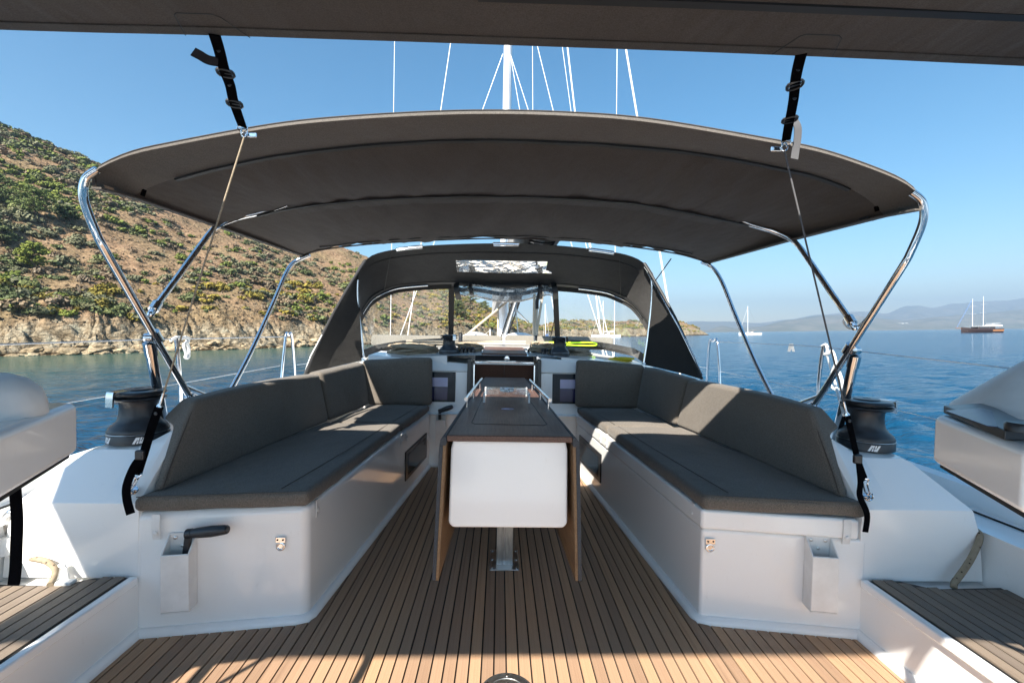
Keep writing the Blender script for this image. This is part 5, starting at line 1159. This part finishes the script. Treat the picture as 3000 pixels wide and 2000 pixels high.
# ropes lying on the helm steps
single('mooring_rope', MB().tube([bz(-120, 1640, .24), bz(-30, 1635, .245), bz(60, 1634, .255), bz(125, 1640, .27), bz(158, 1662, .255), bz(160, 1685, .235), bz(146, 1712, .222)], .0095, 10, 8), 'fleck_rope', 'beige rope with black flecks curling onto the left helm step', 'rope')
single('mooring_rope', MB().tube([by(2852, 1548, 1.62), by(2868, 1562, 1.60), by(2868, 1585, 1.585), by(2842, 1640, 1.56), by(2808, 1690, 1.55), by(2796, 1706, 1.545), by(2794, 1720, 1.535)], .0105, 10, 8), 'fleck_rope', 'beige rope with black flecks hanging down to the right helm step', 'rope')
clt = thing('deck_cleat', 'white and steel fairlead on the left side deck under the console', 'fairlead', bz(35, 1545, .42))
part('arch', MB().tube([by(14, 1560, 1.62), by(20, 1515, 1.62), by(36, 1500, 1.62), by(52, 1515, 1.62), by(58, 1560, 1.62)], .013, 10, 6), 'brushed_steel', clt); part('plinth', MB().lathe([(.045, 0), (.035, .03), (.02, .05), (.0, .055)], by(20, 1590, 1.60)+Vector((0, 0, -.03)), 20), 'white_plastic', clt)
pv2 = thing('rope_eye', 'white moulded rope eye on the left helm step', 'deck fitting', bz(165, 1702, .215))
part('loop', MB().tube([bz(160, 1705, .218), by(172, 1664, 1.57), by(182, 1656, 1.57), by(190, 1668, 1.57), bz(196, 1700, .218)], .008, 10, 6), 'white_plastic', pv2); part('foot', MB().box(bz(175, 1705, .218), (.09, .03, .012)), 'white_plastic', pv2, .004, 2)

# ================================================================== other boats (on the sea, world frame)
def hull_rows(L_, B_, free, sheer=.35, stern=.8):
    rows = []
    for i in range(15):
        t = i/14; w = B_/2*(stern+(1-stern)*math.sin(math.pi*min(1, t*1.4)/1.4*.99+.2) if t < .55 else math.cos((t-.55)/.45*math.pi/2)**.75)
        w = max(w, .03); z = free*(1+sheer*(t-.35)**2*1.6); x = -L_/2+L_*t
        rows.append([Vector((x, -w, z)), Vector((x, -w*.96, z*.4)), Vector((x, -w*.7, -.25)), Vector((x, w*.7, -.25)), Vector((x, w*.96, z*.4)), Vector((x, w, z))])
    return rows
def boat_at(name, label, px, py, rot, cat, build, y=None):
    p = wz(px, py, 0) if y is None else Vector(((px-1500)/F*y, y, 0))
    o = bpy.data.objects.new(name, None); link(o); o.location = p; o.rotation_euler = (0, 0, rot); ORG[o] = Vector((0, 0, 0)); tag(o, label, cat); build(o)
    return o
mat('hull_brown', (.022, .010, .008), .4); mat('hull_dark', (.035, .018, .015), .4); mat('orange_wood', (.30, .13, .05), .5); mat('flag_red', (.6, .02, .02), .7); mat('boat_blue', (.08, .16, .34), .6); mat('window_dark', (.02, .03, .04), .2)
def sloop(L_, mast, cover=None):
    def f(o):
        part('hull', MB().loft(hull_rows(L_, L_*.31, L_*.09), True, True), 'white_paint', o)
        cb = part('cabin', MB().hexa([(-L_*.12, -L_*.09, L_*.085), (L_*.24, -L_*.06, L_*.09), (L_*.24, L_*.06, L_*.09), (-L_*.12, L_*.09, L_*.085), (-L_*.10, -L_*.08, L_*.135), (L_*.18, -L_*.05, L_*.115), (L_*.18, L_*.05, L_*.115), (-L_*.10, L_*.08, L_*.135)]), 'white_paint', o, .05, 2)
        for sg in (-1, 1): part('window', MB().box((L_*.03, sg*L_*.0765, L_*.112), (L_*.16, .02, L_*.018)), 'window_dark', cb)
        part('mast', MB().tube([(L_*.08, 0, L_*.11), (L_*.08, 0, mast)], .11, 8), 'alu_white', o)
        part('boom', MB().tube([(L_*.08, 0, L_*.2), (-L_*.30, 0, L_*.215)], .16, 8), cover or 'sail_bag', o)
        part('forestay', MB().tube([(L_*.48, 0, L_*.12), (L_*.08, 0, mast*.95)], .035, 6), 'white_rope', o)
        part('backstay', MB().tube([(-L_*.49, 0, L_*.1), (L_*.08, 0, mast)], .03, 5), 'brushed_steel', o)
        part('sprayhood', MB().loft([[Vector((-L_*.10-L_*.04*t, L_*.08*math.cos(a), L_*.13+L_*.06*math.sin(a)*(.4+.6*t))) for a in [math.pi*i/10 for i in range(11)]] for t in (0, 1)]), cover or 'boat_blue', o)
    return f
boat_at('sailing_boat', 'small white sailing boat far off across the water at the right bay', 2196, 981.5, math.pi*1.02, 'sailing boat', sloop(13, 17, 'sail_bag'))
boat_at('sailing_boat', 'white yacht moored below the headland seen through the right windscreen pane', 1775, 985, math.pi*.93, 'sailing boat', sloop(13.5, 17.5, 'white_rope'), 215)
boat_at('sailing_boat', 'small moored yacht with blue cover right of the hanging ropes', 1600, 985, math.pi*.55, 'sailing boat', sloop(9, 12, 'boat_blue'), 150)
boat_at('sailing_boat', 'moored boat with blue cover just left of the mast', 1443, 985, math.pi*.8, 'boat', sloop(8, 3.2, 'boat_blue'), 95)
def gulet(o):
    L_ = 21.0
    hl_ = MB(); rows = []
    for i in range(17):
        t = i/16; w = 2.9*(.78+.22*math.sin(math.pi*t)) if t < .6 else 2.9*math.cos((t-.6)/.4*math.pi/2)**.7; w = max(w, .05)
        z = 1.75+1.2*max(0, t-.55)**1.5*3+.25*max(0, .25-t); x = -L_/2+L_*t; rows.append([Vector((x, -w, z)), Vector((x, -w*.95, .7)), Vector((x, -w*.75, -.3)), Vector((x, w*.75, -.3)), Vector((x, w*.95, .7)), Vector((x, w, z))])
    part('hull', hl_.loft(rows, True, True), 'hull_brown', o)
    part('bulwark', MB().loft([[r[0]+Vector((0, -.03, .35)), r[0]+Vector((0, -.03, -.1))] for r in rows]), 'hull_dark', o); part('bulwark', MB().loft([[r[5]+Vector((0, .03, -.1)), r[5]+Vector((0, .03, .35))] for r in rows]), 'hull_dark', o)
    part('stern_quarter', MB().loft([[r[5]+Vector((-.05, .05, -.1)), r[4]+Vector((-.05, .05, .1))] for r in rows[:6]]), 'orange_wood', o); part('stern_quarter', MB().loft([[r[1]+Vector((-.05, -.05, .1)), r[0]+Vector((-.05, -.05, -.1))] for r in rows[:6]]), 'orange_wood', o)
    part('waterline', MB().loft([[r[1]+Vector((0, -.05, -.35)), r[1]+Vector((0, -.05, -.75))] for r in rows]), 'hull_dark', o)
    part('saloon', MB().box((-1.5, 0, 2.5), (9, 4.2, 1.5)), 'hull_dark', o, .1, 2)
    for k in range(5):
        for sg in (-1, 1): part('window', MB().box((-4.8+1.6*k, sg*2.12, 2.7), (1.0, .05, .6)), 'window_dark', o)
    part('deck_awning', MB().box((-1, 0, 3.45), (15, 4.8, .12)), 'white_paint', o, .03, 2)
    part('wheelhouse_roof', MB().hexa([(-10, -2.3, 3.55), (-4, -2.2, 3.6), (-4, 2.2, 3.6), (-10, 2.3, 3.55), (-9.6, -2, 4.1), (-5, -1.4, 4.5), (-5, 1.4, 4.5), (-9.6, 2, 4.1)]), 'white_paint', o, .1, 2)
    part('flybridge_awning', MB().box((-7, 0, 5.0), (4.6, 3.2, .1)), 'white_paint', o)
    for x, h in ((4.3, 18.5), (-1.6, 19.8)):
        m_ = part('mast', MB().tube([(x, 0, 2), (x, 0, h)], [.13, .08], 8), 'alu_white', o)
        for z in (h*.55, h*.78): part('spreader', MB().tube([(x-.0, -1.9, z), (x, 1.9, z)], .05, 6), 'alu_white', m_)
        for sg in (-1, 1): part('shroud', MB().tube([(x-.6, sg*2.7, 2), (x, 0, h*.97)], .025, 5), 'brushed_steel', m_)
    part('furled_jib', MB().tube([(13.0, 0, 2.6), (4.5, 0, 18.0)], .10, 6), 'boat_blue', o); part('bowsprit', MB().tube([(9.5, 0, 2.2), (13.4, 0, 2.9)], .14, 8), 'orange_wood', o)
    for k in range(4): part('fender', MB().lathe([(0, -.35), (.16, -.25), (.16, .25), (0, .35)], (-6.5+1.3*k, -3.0, .9), 8), 'white_paint', o)
    part('passerelle', MB().tube([(-10.4, 0, 1.9), (-13, 0, 1.3)], .12, 6), 'brushed_steel', o); part('flag', MB().box((-10.7, 0, 3.6), (.9, .04, .6)), 'flag_red', o)
boat_at('gulet', 'two-masted wooden gulet anchored far off at the right', 2872, 974.5, math.pi*1.0, 'ship', gulet)
# ------------------------------------------------------------------ the yacht lies trimmed and heeled on the sea
for o in BOAT: o.matrix_basis = T_BOAT @ o.matrix_basis
